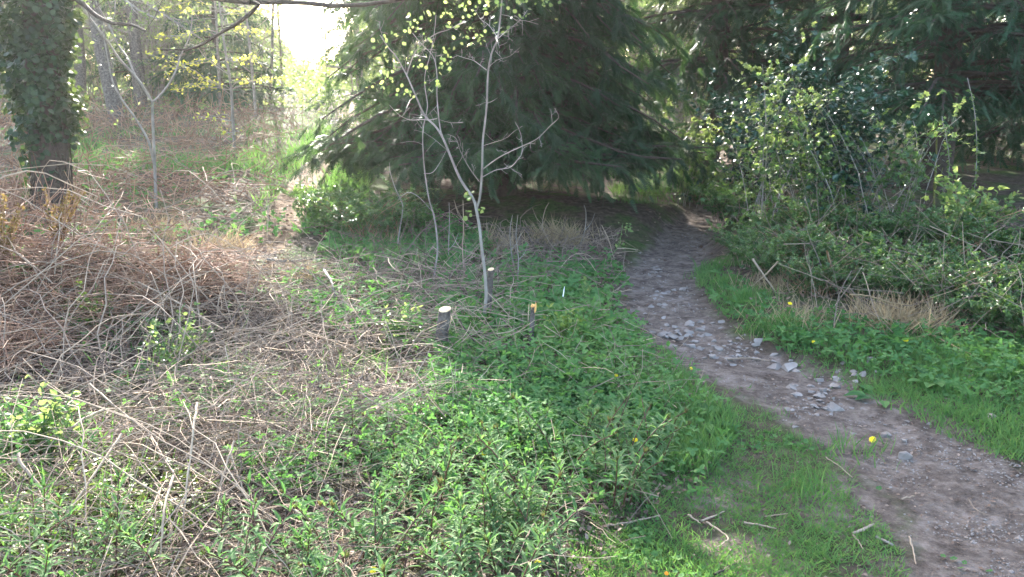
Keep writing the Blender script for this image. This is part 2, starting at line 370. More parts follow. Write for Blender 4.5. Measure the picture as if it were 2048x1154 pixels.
# ================================================================ GROUND
def spaced(a0, a1, d0, far0, far1, g=1.12):
    mid = np.arange(a0, a1, d0); lo = []; x = a0; d = d0
    while x > far0: d *= g; x -= d; lo.append(x)
    hi = []; x = mid[-1]; d = d0
    while x < far1: d *= g; x += d; hi.append(x)
    return np.r_[lo[::-1], mid, hi]
xs = spaced(-5, 5.2, .05, -75, 75, 1.07); ys = spaced(1.6, 11, .05, -25, 80, 1.06)
X, Y = np.meshgrid(xs, ys); zz = Zx(X, Y); pm = pathmask_exact(X, Y); tm = trailmask(X, Y)
micro = 0.018 * (noise(X, Y, 9, 1) - .5) + .010 * (noise(X, Y, 21, 2) - .5); zz = zz + micro
V = np.stack([X, Y, zz], -1).reshape(-1, 3); nx = len(xs)
i = np.arange(len(ys) - 1)[:, None] * nx + np.arange(nx - 1)[None]
Q = np.stack([i, i + 1, i + nx + 1, i + nx], -1).reshape(-1, 4)
pv = (1.25 - 0.75 * pm + 0.25 * (noise(X, Y, 2.0, 8) - .5)).ravel(); tv = (1.25 - .75 * tm).ravel()
Yf = Y.ravel()
# worn earth patch on the grass in the right foreground
for (a, b, rr) in ((1440, 990, .22), (1480, 960, .15), (1250, 650, .25), (1700, 1010, .3), (1500, 1110, .2)):
    q = g1(a, b); pv = np.maximum(pv, 1.0 - np.hypot(V[:, 0] - q[0], V[:, 1] - q[1]) / rr * .6)
cell = pm.reshape(-1)[Q].mean(1); cellt = tm.reshape(-1)[Q].mean(1)
def sheet(name, sel, smooth=True):
    f = Q[sel]; u, inv = np.unique(f, return_inverse=True); mb = MB(); mb.add(V[u], inv.reshape(-1, 4))
    o = mb.build(name, M_ground, smooth=smooth)
    for n_, a_ in (('path', pv), ('trail', tv)):
        at_ = o.data.attributes.new(n_, 'FLOAT', 'POINT'); at_.data.foreach_set('value', np.clip(a_[u], 0, 1).astype(np.float32))
    return struct(o)
sheet('ground', (cell >= 1) & (cellt >= 1)); sheet('stony_path', cell < 1); sheet('woodland_trail', (cellt < 1) & (cell >= 1))

# ================================================================ GROUND LAYER (what nobody could count)
def scatter(n, poly, dens=None, h=0.0, pad=0):
    P = np.array(poly, float); x0, y0 = P.min(0); x1, y1 = P.max(0)
    px = rng.uniform(x0, x1, n); py = rng.uniform(y0, y1, n); k = inpoly(px, py, poly); px = px[k]; py = py[k]
    q = G(px, py); ok = q[:, 1] < 45
    if dens is not None: ok &= rng.random(len(q)) < dens(q[:, 0], q[:, 1])
    return q[ok]
def offpath(x, y): return ss(.7, 1.25, pathmask(x, y) + .6 * (noise(x, y, 4, 5) - .5) + .4 * (noise(x, y, 11, 6) - .5))
def offtrail(x, y): return ss(.7, 1.3, trailmask(x, y))
LEFT = [(-650, 300), (520, 240), (660, 300), (760, 430), (1250, 470), (1290, 660), (1420, 780), (1420, 960), (1250, 1060), (1100, 1330), (-650, 1330)]
HERB = [(-650, 640), (500, 580), (800, 500), (1240, 520), (1300, 640), (1390, 760), (1480, 870), (1430, 980), (1300, 1080), (1100, 1300), (-650, 1300)]
# leaf litter
mb = MB(); q = scatter(41000, LEFT, lambda x, y: offpath(x, y))
q2 = scatter(5000, [(1250, 380), (1500, 380), (2800, 520), (2800, 720), (1500, 640)], lambda x, y: offpath(x, y)); q = np.vstack([q, q2])
q[:, 2] += rng.uniform(0, .03, len(q)); inst(mb, LEAF4, q, rdir(len(q), 0, .3), rdir(len(q), 1.5), rng.uniform(.018, .05, len(q)) * np.clip(np.hypot(q[:, 0], q[:, 1]) / 5, .55, 1.2))
stuff(mb.build('leaf_litter', M_litter), 'dry brown leaf litter on the woodland floor', 'leaf litter')
def tmul(x, y):
    px, py = proj(np.stack([x, y, Z(x, y)], -1)); return 1 - .78 * ss(620, 800, px) * ss(760, 860, py)
# dead stalks and fine twigs
def stalks(n, poly, dens, lmin, lmax, rmin, rmax, zb, zs, lift, K=5, wob=.12, axis=None):
    q = scatter(n, poly, dens); N = len(q); d = rdir(N, zb, zs)
    if axis is not None: d = nrm(d + np.asarray(axis))
    L = rng.uniform(lmin, lmax, N) * rng.uniform(.5, 1, N); s = np.linspace(-.5, .5, K)
    dist = np.hypot(q[:, 0], q[:, 1])
    P = q[:, None] + d[:, None] * (L[:, None] * s)[..., None]; P[:, 1:] += np.cumsum(rng.normal(0, wob, (N, K - 1, 3)), 1) * (L / K)[:, None, None]
    P[..., 2] += rng.uniform(.0, lift, N)[:, None]
    zt = Z(P[..., 0], P[..., 1]) + .004; P[..., 2] = np.maximum(P[..., 2], zt)
    r = rng.uniform(rmin, rmax, N)[:, None] * np.linspace(1, .55, K) * np.clip(dist / 5, .7, 2.2)[:, None]
    return P, r
mb = MB()
P, r = stalks(8000, LEFT, lambda x, y: tmul(x, y) * offpath(x, y) * offtrail(x, y) * (.25 + .75 * ss(.3, .6, noise(x, y, .9, 21))), .15, .7, .0010, .0034, .15, .4, .14); tubes(mb, P, r, 3)
P, r = stalks(1100, [(-650, 560), (700, 560), (620, 1000), (300, 1300), (-650, 1300)], None, .3, 1.1, .0018, .0036, .1, .3, .16); tubes(mb, P, r, 3)
P, r = stalks(2850, [(300, 600), (560, 540), (1000, 540), (1080, 680), (900, 860), (560, 960), (300, 900)], lambda x, y: offpath(x, y) * (.3 + .7 * ss(.35, .6, noise(x, y, 1.4, 23))), .25, .8, .0016, .0036, .15, .4, .2); tubes(mb, P, r, 3)
P, r = stalks(1400, [(700, 470), (1240, 470), (1220, 560), (900, 620), (650, 560)], None, .2, .6, .0016, .003, .5, .6, .15); tubes(mb, P, r, 3, var=rng.random(len(P)) * .45)
P, r = stalks(1200, [(1450, 440), (2800, 520), (2800, 760), (1600, 660)], None, .25, 1.0, .0016, .0034, .7, .7, .35); tubes(mb, P, r, 3, var=rng.random(len(P)) * .75)
stuff(mb.build('fallen_twigs', M_twig), 'dry grey and tan twigs littering the clearing', 'twigs')
mb = MB()
RIDGE = [(-650, 530), (120, 520), (480, 535), (540, 575), (400, 625), (200, 680), (40, 760), (-650, 840)]
P, r = stalks(6600, RIDGE, None, .3, .9, .0016, .0034, -.05, .25, .20, axis=(.9, -.35, 0)); tubes(mb, P, r, 3)
P, r = stalks(5200, [(-650, 250), (500, 250), (600, 330), (560, 470), (300, 520), (-650, 520)], lambda x, y: offtrail(x, y) * (.2 + .8 * ss(.4, .6, noise(x, y, .7, 31))), .25, .8, .002, .004, .2, .5, .3); tubes(mb, P, r, 3)
P, r = stalks(2300, [(-650, 225), (450, 215), (640, 260), (560, 300), (-650, 300)], lambda x, y: offtrail(x, y), .3, 1.0, .002, .004, .9, .8, .4); tubes(mb, P, r, 3)
P, r = stalks(420, [(-150, 350), (210, 350), (240, 470), (120, 520), (-150, 520)], None, .4, 1.2, .002, .004, 1.6, .8, .35); tubes(mb, P, r, 3)
q = scatter(1500, RIDGE); inst(mb, LANCE, q + np.array([0, 0, .05]), rdir(len(q), 0, .4), rdir(len(q), 1), rng.uniform(.05, .14, len(q)))
stuff(mb.build('dead_bracken', M_red), 'flattened reddish brown dead bracken over the low bank', 'dead bracken')
# creeping herbs
mb = MB()
def herbs(n, poly, dens, tm_, smin, smax, hmax, mat=0):
    q = scatter(n, poly, dens); N = len(q); q[:, 2] += rng.uniform(.005, hmax, N); dist = np.hypot(q[:, 0], q[:, 1])
    inst(mb, tm_, q, rdir(N, .05, .35), rdir(N, 1.6), rng.uniform(smin, smax, N) * np.clip(dist / 4.5, .8, 1.8), mat, var=np.clip(.5 * rng.random(N) + .6 * noise(q[:, 0], q[:, 1], 1.6, 41), 0, 1))
def efade(x, y):
    px, py = proj(np.stack([x, y, Z(x, y)], -1)); e = px - np.interp(py, [540, 690, 780, 860, 960, 1100, 1300], [1300, 1340, 1400, 1420, 1300, 1200, 1080]); return 1 - .85 * ss(-170, 20, e + 90 * (noise(x, y, 5, 57) - .5))
def hmul(x, y):
    px, py = proj(np.stack([x, y, Z(x, y)], -1))
    return 1 - .36 * (1 - ss(780, 1000, px)) * (1 - ss(760, 860, py)) - .05 * (1 - ss(560, 760, px)) * ss(760, 860, py) - .62 * ss(900, 980, py) * ss(560, 700, px) * (1 - ss(1200, 1320, px))
hd = lambda x, y: hmul(x, y) * efade(x, y) * offpath(x, y) * ss(.32, .62, noise(x, y, 1.3, 51) * .65 + noise(x, y, 4.5, 52) * .35)
herbs(30500, HERB, hd, TRI, .022, .046, .14); herbs(9000, HERB, hd, PALM, .02, .04, .09); herbs(2500, HERB, hd, LEAF4, .025, .05, .12)
CEN = [(880, 620), (1060, 540), (1250, 560), (1330, 690), (1400, 780), (1440, 850), (1340, 940), (1000, 1000), (860, 800)]
herbs(12000, CEN, lambda x, y: ss(.30, .55, noise(x, y, 2.2, 59)) * hmul(x, y) * efade(x, y) * offpath(x, y), TRI, .02, .04, .12); herbs(2600, CEN, lambda x, y: hmul(x, y) * efade(x, y) * offpath(x, y), LEAF4, .025, .05, .14)
VERGE = [(1390, 560), (1450, 545), (1560, 620), (1750, 650), (2800, 740), (2800, 960), (1900, 800), (1600, 710), (1450, 660)]
herbs(8000, VERGE, lambda x, y: offpath(x, y) * ss(.35, .6, noise(x, y, 2.5, 53)), LEAF4, .02, .042, .08); herbs(9000, VERGE, lambda x, y: offpath(x, y), TRI, .02, .04, .09)
herbs(5000, [(680, 430), (860, 430), (1000, 500), (900, 560), (640, 520)], None, TRI, .02, .035, .15)
herbs(3500, [(-300, 260), (560, 260), (560, 420), (700, 480), (-300, 560)], lambda x, y: ss(.45, .7, noise(x, y, .8, 55)), PALM, .018, .03, .2)
herbs(9000, [(1150, 1300), (1300, 1000), (1450, 850), (1700, 900), (2100, 1000), (1900, 1300)], lambda x, y: offpath(x, y) * ss(.4, .6, noise(x, y, 3, 58)), ROSE, .012, .026, .02)
stuff(mb.build('creeping_herbs', M_herb), 'low green creeping herbs covering the clearing', 'ground cover')
mb = MB()
for cx, cy_, rr, n in ((200, 1000, .33, 900), (150, 1060, .25, 500), (880, 832, .12, 260), (1005, 905, .08, 90), (1130, 690, .15, 250), (300, 990, .2, 250), (470, 760, .2, 120)):
    c = g1(cx, cy_); a = rng.uniform(0, 6.28, n); d = rr * np.sqrt(rng.random(n)); x = c[0] + d * np.cos(a) * 1.3; y = c[1] + d * np.sin(a)
    q = np.stack([x, y, Z(x, y) + rng.uniform(.01, .06, n)], -1); inst(mb, ROUND, q, rdir(n, 0, .3), rdir(n, 2), rng.uniform(.012, .026, n))
stuff(mb.build('golden_saxifrage', M_herb2), 'yellow green mats of tiny round leaves', 'ground cover')
# grass
BL = (np.array([[-.04, 0, 0], [.04, 0, 0], [.03, .55, .0], [-.03, .55, .0], [0, 1, -.12]]), np.array([[0, 1, 2], [0, 2, 3], [3, 2, 4]]))
mb = MB()
def grass(n, poly, dens, lmin, lmax, tilt=.5, mat=0, clump=None, wmul=1):
    q = scatter(n, poly, dens); N = len(q); d = nrm(rng.normal(0, tilt, (N, 3)) * np.array([1, 1, 0]) + np.array([0, 0, 1]))
    L = rng.uniform(lmin, lmax, N); dist = np.hypot(q[:, 0], q[:, 1])
    t = (BL[0] * np.array([wmul, 1, 1]), BL[1])
    inst(mb, t, q, d, rdir(N, 0, .2), L, mat, var=np.clip(.6 * rng.random(N) + .5 * noise(q[:, 0], q[:, 1], 2, 61), 0, 1))
RG = [(1020, 1320), (1150, 1060), (1270, 950), (1380, 840), (1400, 760), (1500, 760), (1640, 880), (1760, 1000), (1830, 1180), (1850, 1320)]
gd = lambda x, y: offpath(x, y) * (.15 + .85 * ss(.35, .6, noise(x, y, 2.6, 63)))
grass(44000, RG, gd, .015, .045, .9, wmul=1.4)
grass(56000, [(1560, 700), (1750, 670), (2850, 740), (2850, 1000), (2000, 920), (1750, 820), (1600, 750)], lambda x, y: ss(.45, 1.2, pathmask(x, y)) * (.2 + .8 * ss(.3, .6, noise(x, y, 2.6, 64))), .03, .07, .7, wmul=1.3)
grass(30000, VERGE, lambda x, y: offpath(x, y), .03, .10, .45, wmul=.7)
grass(9000, [(1150, 640), (1300, 670), (1480, 850), (1420, 950), (1250, 950), (1100, 760)], lambda x, y: offpath(x, y), .05, .12, .5, wmul=.8)
grass(1300, [(1390, 520), (1420, 545), (1480, 570), (1440, 600), (1390, 580)], lambda x, y: ss(.3, .7, noise(x, y, 5, 68)), .04, .16, .5, wmul=.6)
grass(3200, [(140, 270), (520, 270), (540, 370), (200, 385), (120, 340)], lambda x, y: ss(.35, .55, noise(x, y, .8, 66)), .15, .32, .55, wmul=.7)
grass(6500, [(560, 330), (640, 250), (760, 290), (720, 450), (600, 470), (640, 370)], lambda x, y: offtrail(x, y), .12, .3, .45, wmul=.6)
grass(1500, [(470, 250), (640, 230), (680, 270), (560, 400), (500, 430), (540, 360)], lambda x, y: offtrail(x, y), .12, .3, .5, wmul=.6)
grass(7000, [(1210, 330), (1410, 325), (1410, 405), (1230, 410)], lambda x, y: offpath(x, y) * ss(.3, .65, noise(x, y, 2.4, 69)), .05, .18, .4, wmul=.6)
grass(6000, LEFT, lambda x, y: offpath(x, y) * ss(.55, .75, noise(x, y, 1.1, 67)), .06, .2, .5, wmul=.6)
for cx, cy_, n in ((1030, 905, 160), (1215, 960, 200), (1610, 990, 120), (1700, 905, 90), (1560, 655, 700), (1500, 600, 400), (330, 1060, 120), (530, 950, 80), (1420, 545, 300)):
    c = g1(cx, cy_); x = c[0] + rng.normal(0, .09, n); y = c[1] + rng.normal(0, .08, n); q = np.stack([x, y, Z(x, y)], -1)
    inst(mb, (BL[0] * np.array([.7, 1, 1]), BL[1]), q, nrm(rng.normal(0, .4, (n, 3)) * [1, 1, 0] + np.array([0, 0, 1])), rdir(n, 0, .2), rng.uniform(.04, .13, n))
stuff(mb.build('grass', M_grass), 'green grass along the path and the verges', 'grass')
mb = MB()
for cx, cy_, n, L in ((1800, 650, 700, .3), (1590, 645, 300, .22), (1540, 580, 250, .2), (760, 500, 300, .3), (1120, 480, 500, .3), (1000, 500, 300, .3), (330, 470, 300, .3), (600, 560, 300, .25), (450, 500, 300, .3)):
    c = g1(cx, cy_); x = c[0] + rng.normal(0, .16, n); y = c[1] + rng.normal(0, .14, n); q = np.stack([x, y, Z(x, y)], -1)
    inst(mb, (BL[0] * np.array([.35, 1, 1]), BL[1]), q, nrm(rng.normal(0, .6, (n, 3)) * [1, 1, .2] + np.array([0, 0, .8])), rdir(n, 0, .2), rng.uniform(.3, 1, n) * L)
stuff(mb.build('dry_grass', M_dry), 'bleached dry grass tufts at the verge', 'dry grass')

# ================================================================ STONES
def rock_mesh(sub, flat_, k):
    import bmesh
    bm = bmesh.new(); bmesh.ops.create_icosphere(bm, subdivisions=sub, radius=1)
    v = np.array([x.co[:] for x in bm.verts]); f = np.array([[q.index for q in p.verts] for p in bm.faces]); bm.free()
    r_ = np.random.default_rng(k)
    for _ in range(11):                                      # chop flat facets
        n = nrm(r_.normal(0, 1, 3)); d = v @ n; lim = r_.uniform(.38, .72); v = v - np.clip(d - lim, 0, None)[:, None] * n
    v *= np.array([1, r_.uniform(.6, .95), flat_]); v += .035 * (noise(v[:, 0] * 3 + k, v[:, 1] * 3 + v[:, 2], 1, k)[:, None] - .5) * nrm(v)
    return v, f
ROCKS = [rock_mesh(3, fl, 70 + k) for k, fl in enumerate((.45, .35, .55, .3, .6, .4, .5, .28))]
def rock(name, label, px, py, wpx, k, group=None, m=None, flat_=1.0, rz=None, cat='stone'):
    p = g1(px, py); dist = np.linalg.norm(p - [0, 0, CAM_H]); s = wpx / F * dist / 2 * 1.3
    v, f = ROCKS[k % len(ROCKS)]; mb = MB(); mb.add(v * s * np.array([1, 1, flat_]), f, 0, random.random())
    o = mb.build(name, m or M_rock, smooth=False); o.location = (p[0], p[1], gz(p[0], p[1]) + s * .05 * flat_); o.rotation_euler = (random.uniform(-.15, .15), random.uniform(-.15, .15), random.uniform(0, 6.28) if rz is None else rz)
    return tag(o, label, cat, group)
rock('path_stone', 'pale blocky stone lying out on the bare lower path', 1672, 818, 34, 2, flat_=1.2, rz=.2)
rock('path_stone', 'rounded grey stone by itself below the yellow flower head', 1806, 914, 28, 4, flat_=1.2)
rock('path_stone', 'reddish brick-shaped stone half sunk in right-hand grass', 1984, 836, 26, 0, m=M_redrock, flat_=1.3, rz=-.6)
rock('path_stone', 'flat grey stone, left one of a close pair mid path', 1549, 734, 34, 1, flat_=1.1, rz=.1)
rock('path_stone', 'lighter angular stone, right one of a close pair mid path', 1578, 738, 32, 6, flat_=1.2)
rock('path_stone', 'broad low stone where the path meets the right verge', 1517, 682, 32, 3, flat_=1.3)
rock('path_stone', 'pale stone touching the yellow flower head on the path', 1769, 872, 22, 4)
rock('path_stone', 'long grey stone at the left lip of the bend', 1343, 674, 28, 5, rz=-.3)
rock('path_stone', 'flat slab stone nearly level with the right-hand grass', 1935, 753, 32, 7, flat_=.7, rz=0)
rock('path_stone', 'small stone left of the worn earth patch on the grass', 1398, 980, 18, 2)
rock('path_stone', 'white stone, smaller of two among the bottom-left willowherbs', 250, 1108, 24, 4, flat_=1.2)
rock('path_stone', 'white stone, larger of two among the bottom-left willowherbs', 277, 1104, 26, 2, flat_=1.2)
rock('path_stone', 'pinkish stone at the end of the side track by bushes', 1173, 652, 20, 6)
rock('path_stone', 'flat pale stone on side track leading to the bend', 1225, 662, 28, 1)
def rocks(n, cx, cy_, sx, sy, wmin, wmax, label, group):
    for k in range(n):
        a = cx + random.gauss(0, sx); b = cy_ + random.gauss(0, sy)
        rock('path_stone', label, a, b, random.uniform(wmin, wmax), random.randrange(8), group, flat_=random.uniform(.8, 1.2))
rocks(40, 1385, 670, 34, 13, 8, 26, 'angular grey stone packed in the rubble at the bend of the path', 'stones packed at the bend of the path')
rocks(40, 1480, 708, 45, 14, 6, 20, 'grey stone strewn down the path below the bend', 'stones strewn below the bend')
rocks(34, 1325, 600, 20, 28, 6, 18, 'grey stone bedded in the narrow upper path', 'stones in the upper path')
rocks(14, 1300, 545, 18, 22, 6, 14, 'small grey stone bedded in the shaded path above the bend', 'stones in the shaded path')
rocks(48, 1650, 782, 42, 30, 6, 24, 'small pale stone in the line down the middle of the lower path', 'stones down the middle of the lower path')
rocks(14, 1690, 745, 55, 14, 8, 22, 'stone along the grassy right edge of the lower path', 'stones at the right edge of the lower path')
rocks(12, 1850, 870, 60, 30, 8, 16, 'small stone half sunk in the wide dirt near right edge', 'small stones in the wide dirt')
rocks(9, 1950, 1110, 60, 30, 8, 16, 'small stone in bare dirt of the bottom-right corner', 'small stones in the corner dirt')
mb = MB(); n = 0
q = scatter(60000, [(1230, 400), (1480, 400), (1480, 620), (1700, 740), (2800, 900), (2800, 1320), (1700, 1320), (1500, 800), (1230, 650)], lambda x, y: (1 - ss(.4, 1.1, pathmask(x, y))) * ss(.3, .7, noise(x, y, 3, 71)) * (y > 0))
q = q[:4200]; N = len(q); G0 = rock_mesh(1, .5, 99); q[:, 2] = Z(q[:, 0], q[:, 1]) + .002
inst(mb, G0, q, rdir(N, 0, .2), rdir(N, 3), rng.uniform(.002, .012, N) * np.clip(np.hypot(q[:, 0], q[:, 1]) / 5, .6, 1.5))
stuff(mb.build('gravel', M_rock), 'loose gravel pressed into the path', 'gravel')
mb = MB(); q = scatter(7000, [(1230, 400), (1480, 400), (1480, 620), (1700, 740), (2800, 900), (2800, 1320), (1300, 1320), (1400, 1000), (1500, 800), (1230, 650)], lambda x, y: .7 + 0 * x)
N = len(q); q[:, 2] += .006; inst(mb, LEAF2, q, rdir(N, 0, .15), rdir(N, 3), rng.uniform(.012, .035, N) * np.clip(np.hypot(q[:, 0], q[:, 1]) / 5, .7, 1.5))
stuff(mb.build('plant_debris', M_litter), 'small dry plant bits scattered on path and short grass', 'plant debris')

# ================================================================ CONIFERS
def conifer(name, label, x, y, H, R0, z0, n1, n2, n3, ssz, droop, m, taper=1.0, tr=.16, seed=1, spr=SPRAY, lift=.15, zpow=1.15, group=None, zmin=.25):
    global rng
    keep = rng; rng = np.random.default_rng(seed)
    zb = gz(x, y); t = thing(name, label, 'tree', (x, y, zb), 0, group)
    mb = MB(); zz_ = np.linspace(-.2, H, 14); P = np.stack([.05 * np.sin(zz_ * 1.7 + seed), .05 * np.cos(zz_ * 1.3), zz_], -1)
    tubes(mb, P, tr * (1 - .9 * np.linspace(0, 1, 14)), 10); mb.build('trunk', M_dkbark, t, smooth=True)
    z = z0 + (H - z0) * np.sort(rng.random(n1)) ** zpow; az = rng.uniform(0, 2 * math.pi, n1)
    Rz = R0 * np.clip(1 - (z - z0) / (H - z0), .03, 1) ** taper * rng.uniform(.72, 1.12, n1)
    K = 8; s = np.linspace(0, 1, K); d = np.stack([np.cos(az), np.sin(az)], -1)
    Q = np.zeros((n1, K, 3)); Q[..., :2] = d[:, None] * (Rz[:, None] * s)[..., None]
    Q[..., 2] = z[:, None] + Rz[:, None] * (lift * s - droop * s * s) * rng.uniform(.6, 1.4, n1)[:, None]
    Q[:, 1:] += np.cumsum(rng.normal(0, .02, (n1, K - 1, 3)), 1); Q[..., 2] = np.maximum(Q[..., 2], zmin + .2 * rng.random((n1, 1)))
    mb = MB(); tubes(mb, Q, (.012 + .010 * Rz)[:, None] * np.linspace(1, .2, K), 4)
    B, r = children(Q, (.012 + .010 * Rz)[:, None] * np.linspace(1, .2, K), n2, .34, .55, 5, .18, -.10, .05)
    # flatten the side twigs and let them hang
    B[..., 2] = B[:, :1, 2] + (B[..., 2] - B[:, :1, 2]) * .5 - .28 * (np.linspace(0, 1, 5) ** 2) * np.linalg.norm(B[:, -1] - B[:, 0], axis=-1)[:, None]
    tubes(mb, B, r * .6, 3); mb.build('boughs', M_dkbark, t)
    p, dd = along(B, n3, .05); p2, d2 = along(Q, max(3, n3), .45); p = np.vstack([p, p2]); dd = np.vstack([dd, d2])
    dd = nrm(dd + rdir(len(p), 0, .5) * .5 + np.array([0, 0, -.28])); far = p[:, 2] > 4.2
    sz = ssz * rng.uniform(.65, 1.35, len(p)) * np.where(far, 1.8, 1); keepm = ~far | (rng.random(len(p)) < .7); p, dd, sz = p[keepm], dd[keepm], sz[keepm]
    up = nrm(rdir(len(p), 1.3)); mb = MB()
    inst(mb, spr, p, dd, up, sz, var=np.clip(.35 * rng.random(len(p)) + .65 * noise(p[:, 0] * 1.5 + p[:, 2], p[:, 1] * 1.5 - p[:, 2], 1.2, seed), 0, 1)); mb.build('foliage', m, t)
    rng = keep; return t
yp = at(1085, 420, 10.4)
YEW = conifer('yew_tree', 'spreading dark yew whose boughs sweep low over the middle of the clearing', -.12, 10.6, 7.0, 2.4, .6, 360, 16, 12, .125, .42, M_yew, .5, .2, 3, zpow=1.9, zmin=.55)
conifer('yew_tree', 'shaggy yew behind the upper path, sunlit gaps in its boughs', at(1435, 300, 15)[0], 15.4, 8.0, 2.6, 1.7, 160, 14, 9, .18, .34, M_yew, .7, .2, 5, zmin=1.0)
conifer('spruce_tree', 'dense dark spruce at the right edge with a black hollow beneath', at(1900, 300, 10.6)[0], 10.9, 8.0, 2.35, 1.2, 190, 15, 11, .15, .22, M_spruce, .7, .2, 7, SPRAY_FINE, .1)
conifer('spruce_tree', 'spruce seen behind the holly between yew and dark spruce', at(1690, 300, 14)[0], 14.6, 9.0, 2.5, .9, 150, 13, 7, .23, .25, M_spruce, .7, .2, 9, SPRAY_FINE, .1)
conifer('spruce_tree', 'black-looking spruce filling the far right corner behind the hollow', at(2150, 300, 13.5)[0], 13.8, 9.0, 2.9, .5, 150, 13, 7, .24, .25, M_spruce, .7, .2, 12, SPRAY_FINE, .1)
conifer('spruce_tree', 'spruce standing beyond the right edge of brambles', at(2480, 300, 12.5)[0], 12.8, 9.0, 2.6, .6, 130, 13, 7, .24, .25, M_spruce, .7, .2, 14, SPRAY_FINE, .1)
conifer('yew_tree', 'tall yew added behind the big yew to shade the foreground', -1.6, 17.5, 11.5, 2.2, .6, 140, 13, 7, .25, .3, M_yew, .7, .2, 15)  # added tree, shifted left and heightened to keep sun off the foreground

conifer('young_spruce', 'dark young spruce half hidden behind the glowing beech leaves', at(430, 200, 21)[0], 21.5, 5.5, 1.9, .2, 90, 11, 7, .22, .25, M_spruce, .8, .1, 21, SPRAY_FINE, .1)
conifer('young_spruce', 'dark young spruce further left beyond the hazel fork', at(290, 200, 24)[0], 24.5, 5.5, 2.0, .2, 90, 11, 7, .24, .25, M_spruce, .8, .1, 22, SPRAY_FINE, .1)
# ================================================================ BROADLEAF TREES BEHIND
def crown_mesh(P, r, levels, leafn, leafsz, tm_, mb_tw, mb_lf, matl=0):
    for (n, ratio, spread, K, t0) in levels:
        P, r = children(P, r, n, ratio, spread, K, t0); tubes(mb_tw, P, np.maximum(r, .003), 3 if r.max() < .02 else 4)
    p, d = along(P, leafn, .15); dd = nrm(d * .5 + rdir(len(p), -.1)); inst(mb_lf, tm_, p, dd, rdir(len(p), 1.2), leafsz * rng.uniform(.6, 1.3, len(p)), matl)
    return P, r
def broadleaf(name, label, H, r0, levels, leafn, leafsz, bark, leafm, lean=.05, z0=.25, tm_=LEAF2, nstem=1, spreadb=.1, group=None):
    t = thing(name, label, 'tree', (0, 0, 0), 0, group); mt = MB(); ml = MB(); Ps = []
    for k in range(nstem):
        K = 12; s = np.linspace(0, 1, K); a = random.uniform(0, 6.28)
        P = np.stack([H * lean * math.cos(a) * s + spreadb * nstem ** .5 * math.cos(a) * .3, H * lean * math.sin(a) * s + spreadb * math.sin(a) * .3, H * s - .15], -1)
        P[1:, :2] += np.cumsum(rng.normal(0, .02 * H / 8, (K - 1, 2)), 0); Ps.append(P)
    Ps = np.array(Ps); r = np.broadcast_to(r0 * (1 - .85 * np.linspace(0, 1, 12)), (nstem, 12)); tubes(mt, Ps, r, 8)
    mt.build('trunk', bark, t, smooth=True); mt = MB()
    L = [list(l) for l in levels]; L[0][4] = z0; crown_mesh(Ps, r, L, leafn, leafsz, tm_, mt, ml)
    mt.build('branches', bark, t); ml.build('crown', leafm, t); return t
lv = [(16, .38, .75, 6, .2), (7, .45, .6, 5, .2), (5, .5, .6, 4, .2)]
lvs = [(14, .22, .7, 5, .2), (5, .5, .6, 4, .2)]
protos = [broadleaf('woodland_tree', '', 9.5, .16, lv, 8, .075, M_bark, M_leaf, .05, .12), broadleaf('woodland_tree', '', 8.5, .12, lv, 8, .07, M_bark, M_leaf, .08, .10),
          broadleaf('thin_tree', '', 7.5, .045, lvs, 16, .06, M_bark, M_leaf, .10, .12), broadleaf('thin_tree', '', 6.5, .035, lvs, 14, .06, M_bark, M_leaf, .06, .12),
          broadleaf('hazel_thicket', '', 3.6, .02, [(11, .35, .6, 5, .15), (5, .5, .6, 4, .2)], 8, .055, M_bark, M_leaf, .18, .15, LEAF2, 7, .5)]
used = set()
def plant(k, px, y, s, label, group=None):
    x = (px - 1024) / F * y * 1.03; loc = (x, y, gz(x, y)); rz = random.uniform(0, 6.28)
    if k not in used:
        used.add(k); o = protos[k]; o.location = loc; o.rotation_euler = (0, 0, rz); o.scale = (s, s, s); o['label'] = label
        if group: o['group'] = group
        return o
    return dup(protos[k], loc, rz, s, label, group)
for px, y in ((60, 21), (165, 25), (330, 23), (420, 28), (-60, 24), (-180, 20), (500, 33), (250, 33), (100, 34), (-300, 28)):
    plant(random.choice((0, 1)), px, y, random.uniform(.85, 1.1), 'hazy spring tree standing in the woodland behind the left slope', 'woodland trees behind the left slope')
for px, y in ((540, 19), (563, 22), (592, 26), (520, 24), (470, 20), (395, 22), (672, 24), (350, 22), (725, 27)):
    plant(random.choice((2, 3)), px, y, random.uniform(.8, 1.15), 'thin pole of a tree near the bright gap above the trail', 'thin trees near the bright gap')
for px, y in ((345, 21.5), (440, 22.5), (500, 23), (380, 24), (140, 24), (20, 19), (-120, 19), (220, 24), (-250, 22)):
    plant(4, px, y, random.uniform(.8, 1.15), 'many-stemmed hazel thicket at the top of left slope', 'hazel thickets on the left slope')
for px, y in ((740, 24), (860, 28), (1010, 25), (1150, 22), (1260, 19), (1340, 22), (1470, 25), (1590, 28), (1750, 24), (1900, 22), (2060, 26), (2250, 22), (2500, 21), (2750, 20), (2350, 27), (1290, 28), (1380, 19), (1500, 20.5), (1430, 22.5), (1560, 23)):
    plant(random.choice((0, 1)), px, y, random.uniform(.85, 1.1), 'sunlit spring tree glinting through gaps between the conifers', 'trees behind the conifers')
for px, y in ((1180, 15.5), (1270, 17), (1340, 16.5), (1460, 17), (1620, 18), (2000, 17), (1800, 18)):
    plant(4, px, y, random.uniform(.8, 1.1), 'hazel thicket in the shade behind the conifers', 'hazel thickets behind the conifers')
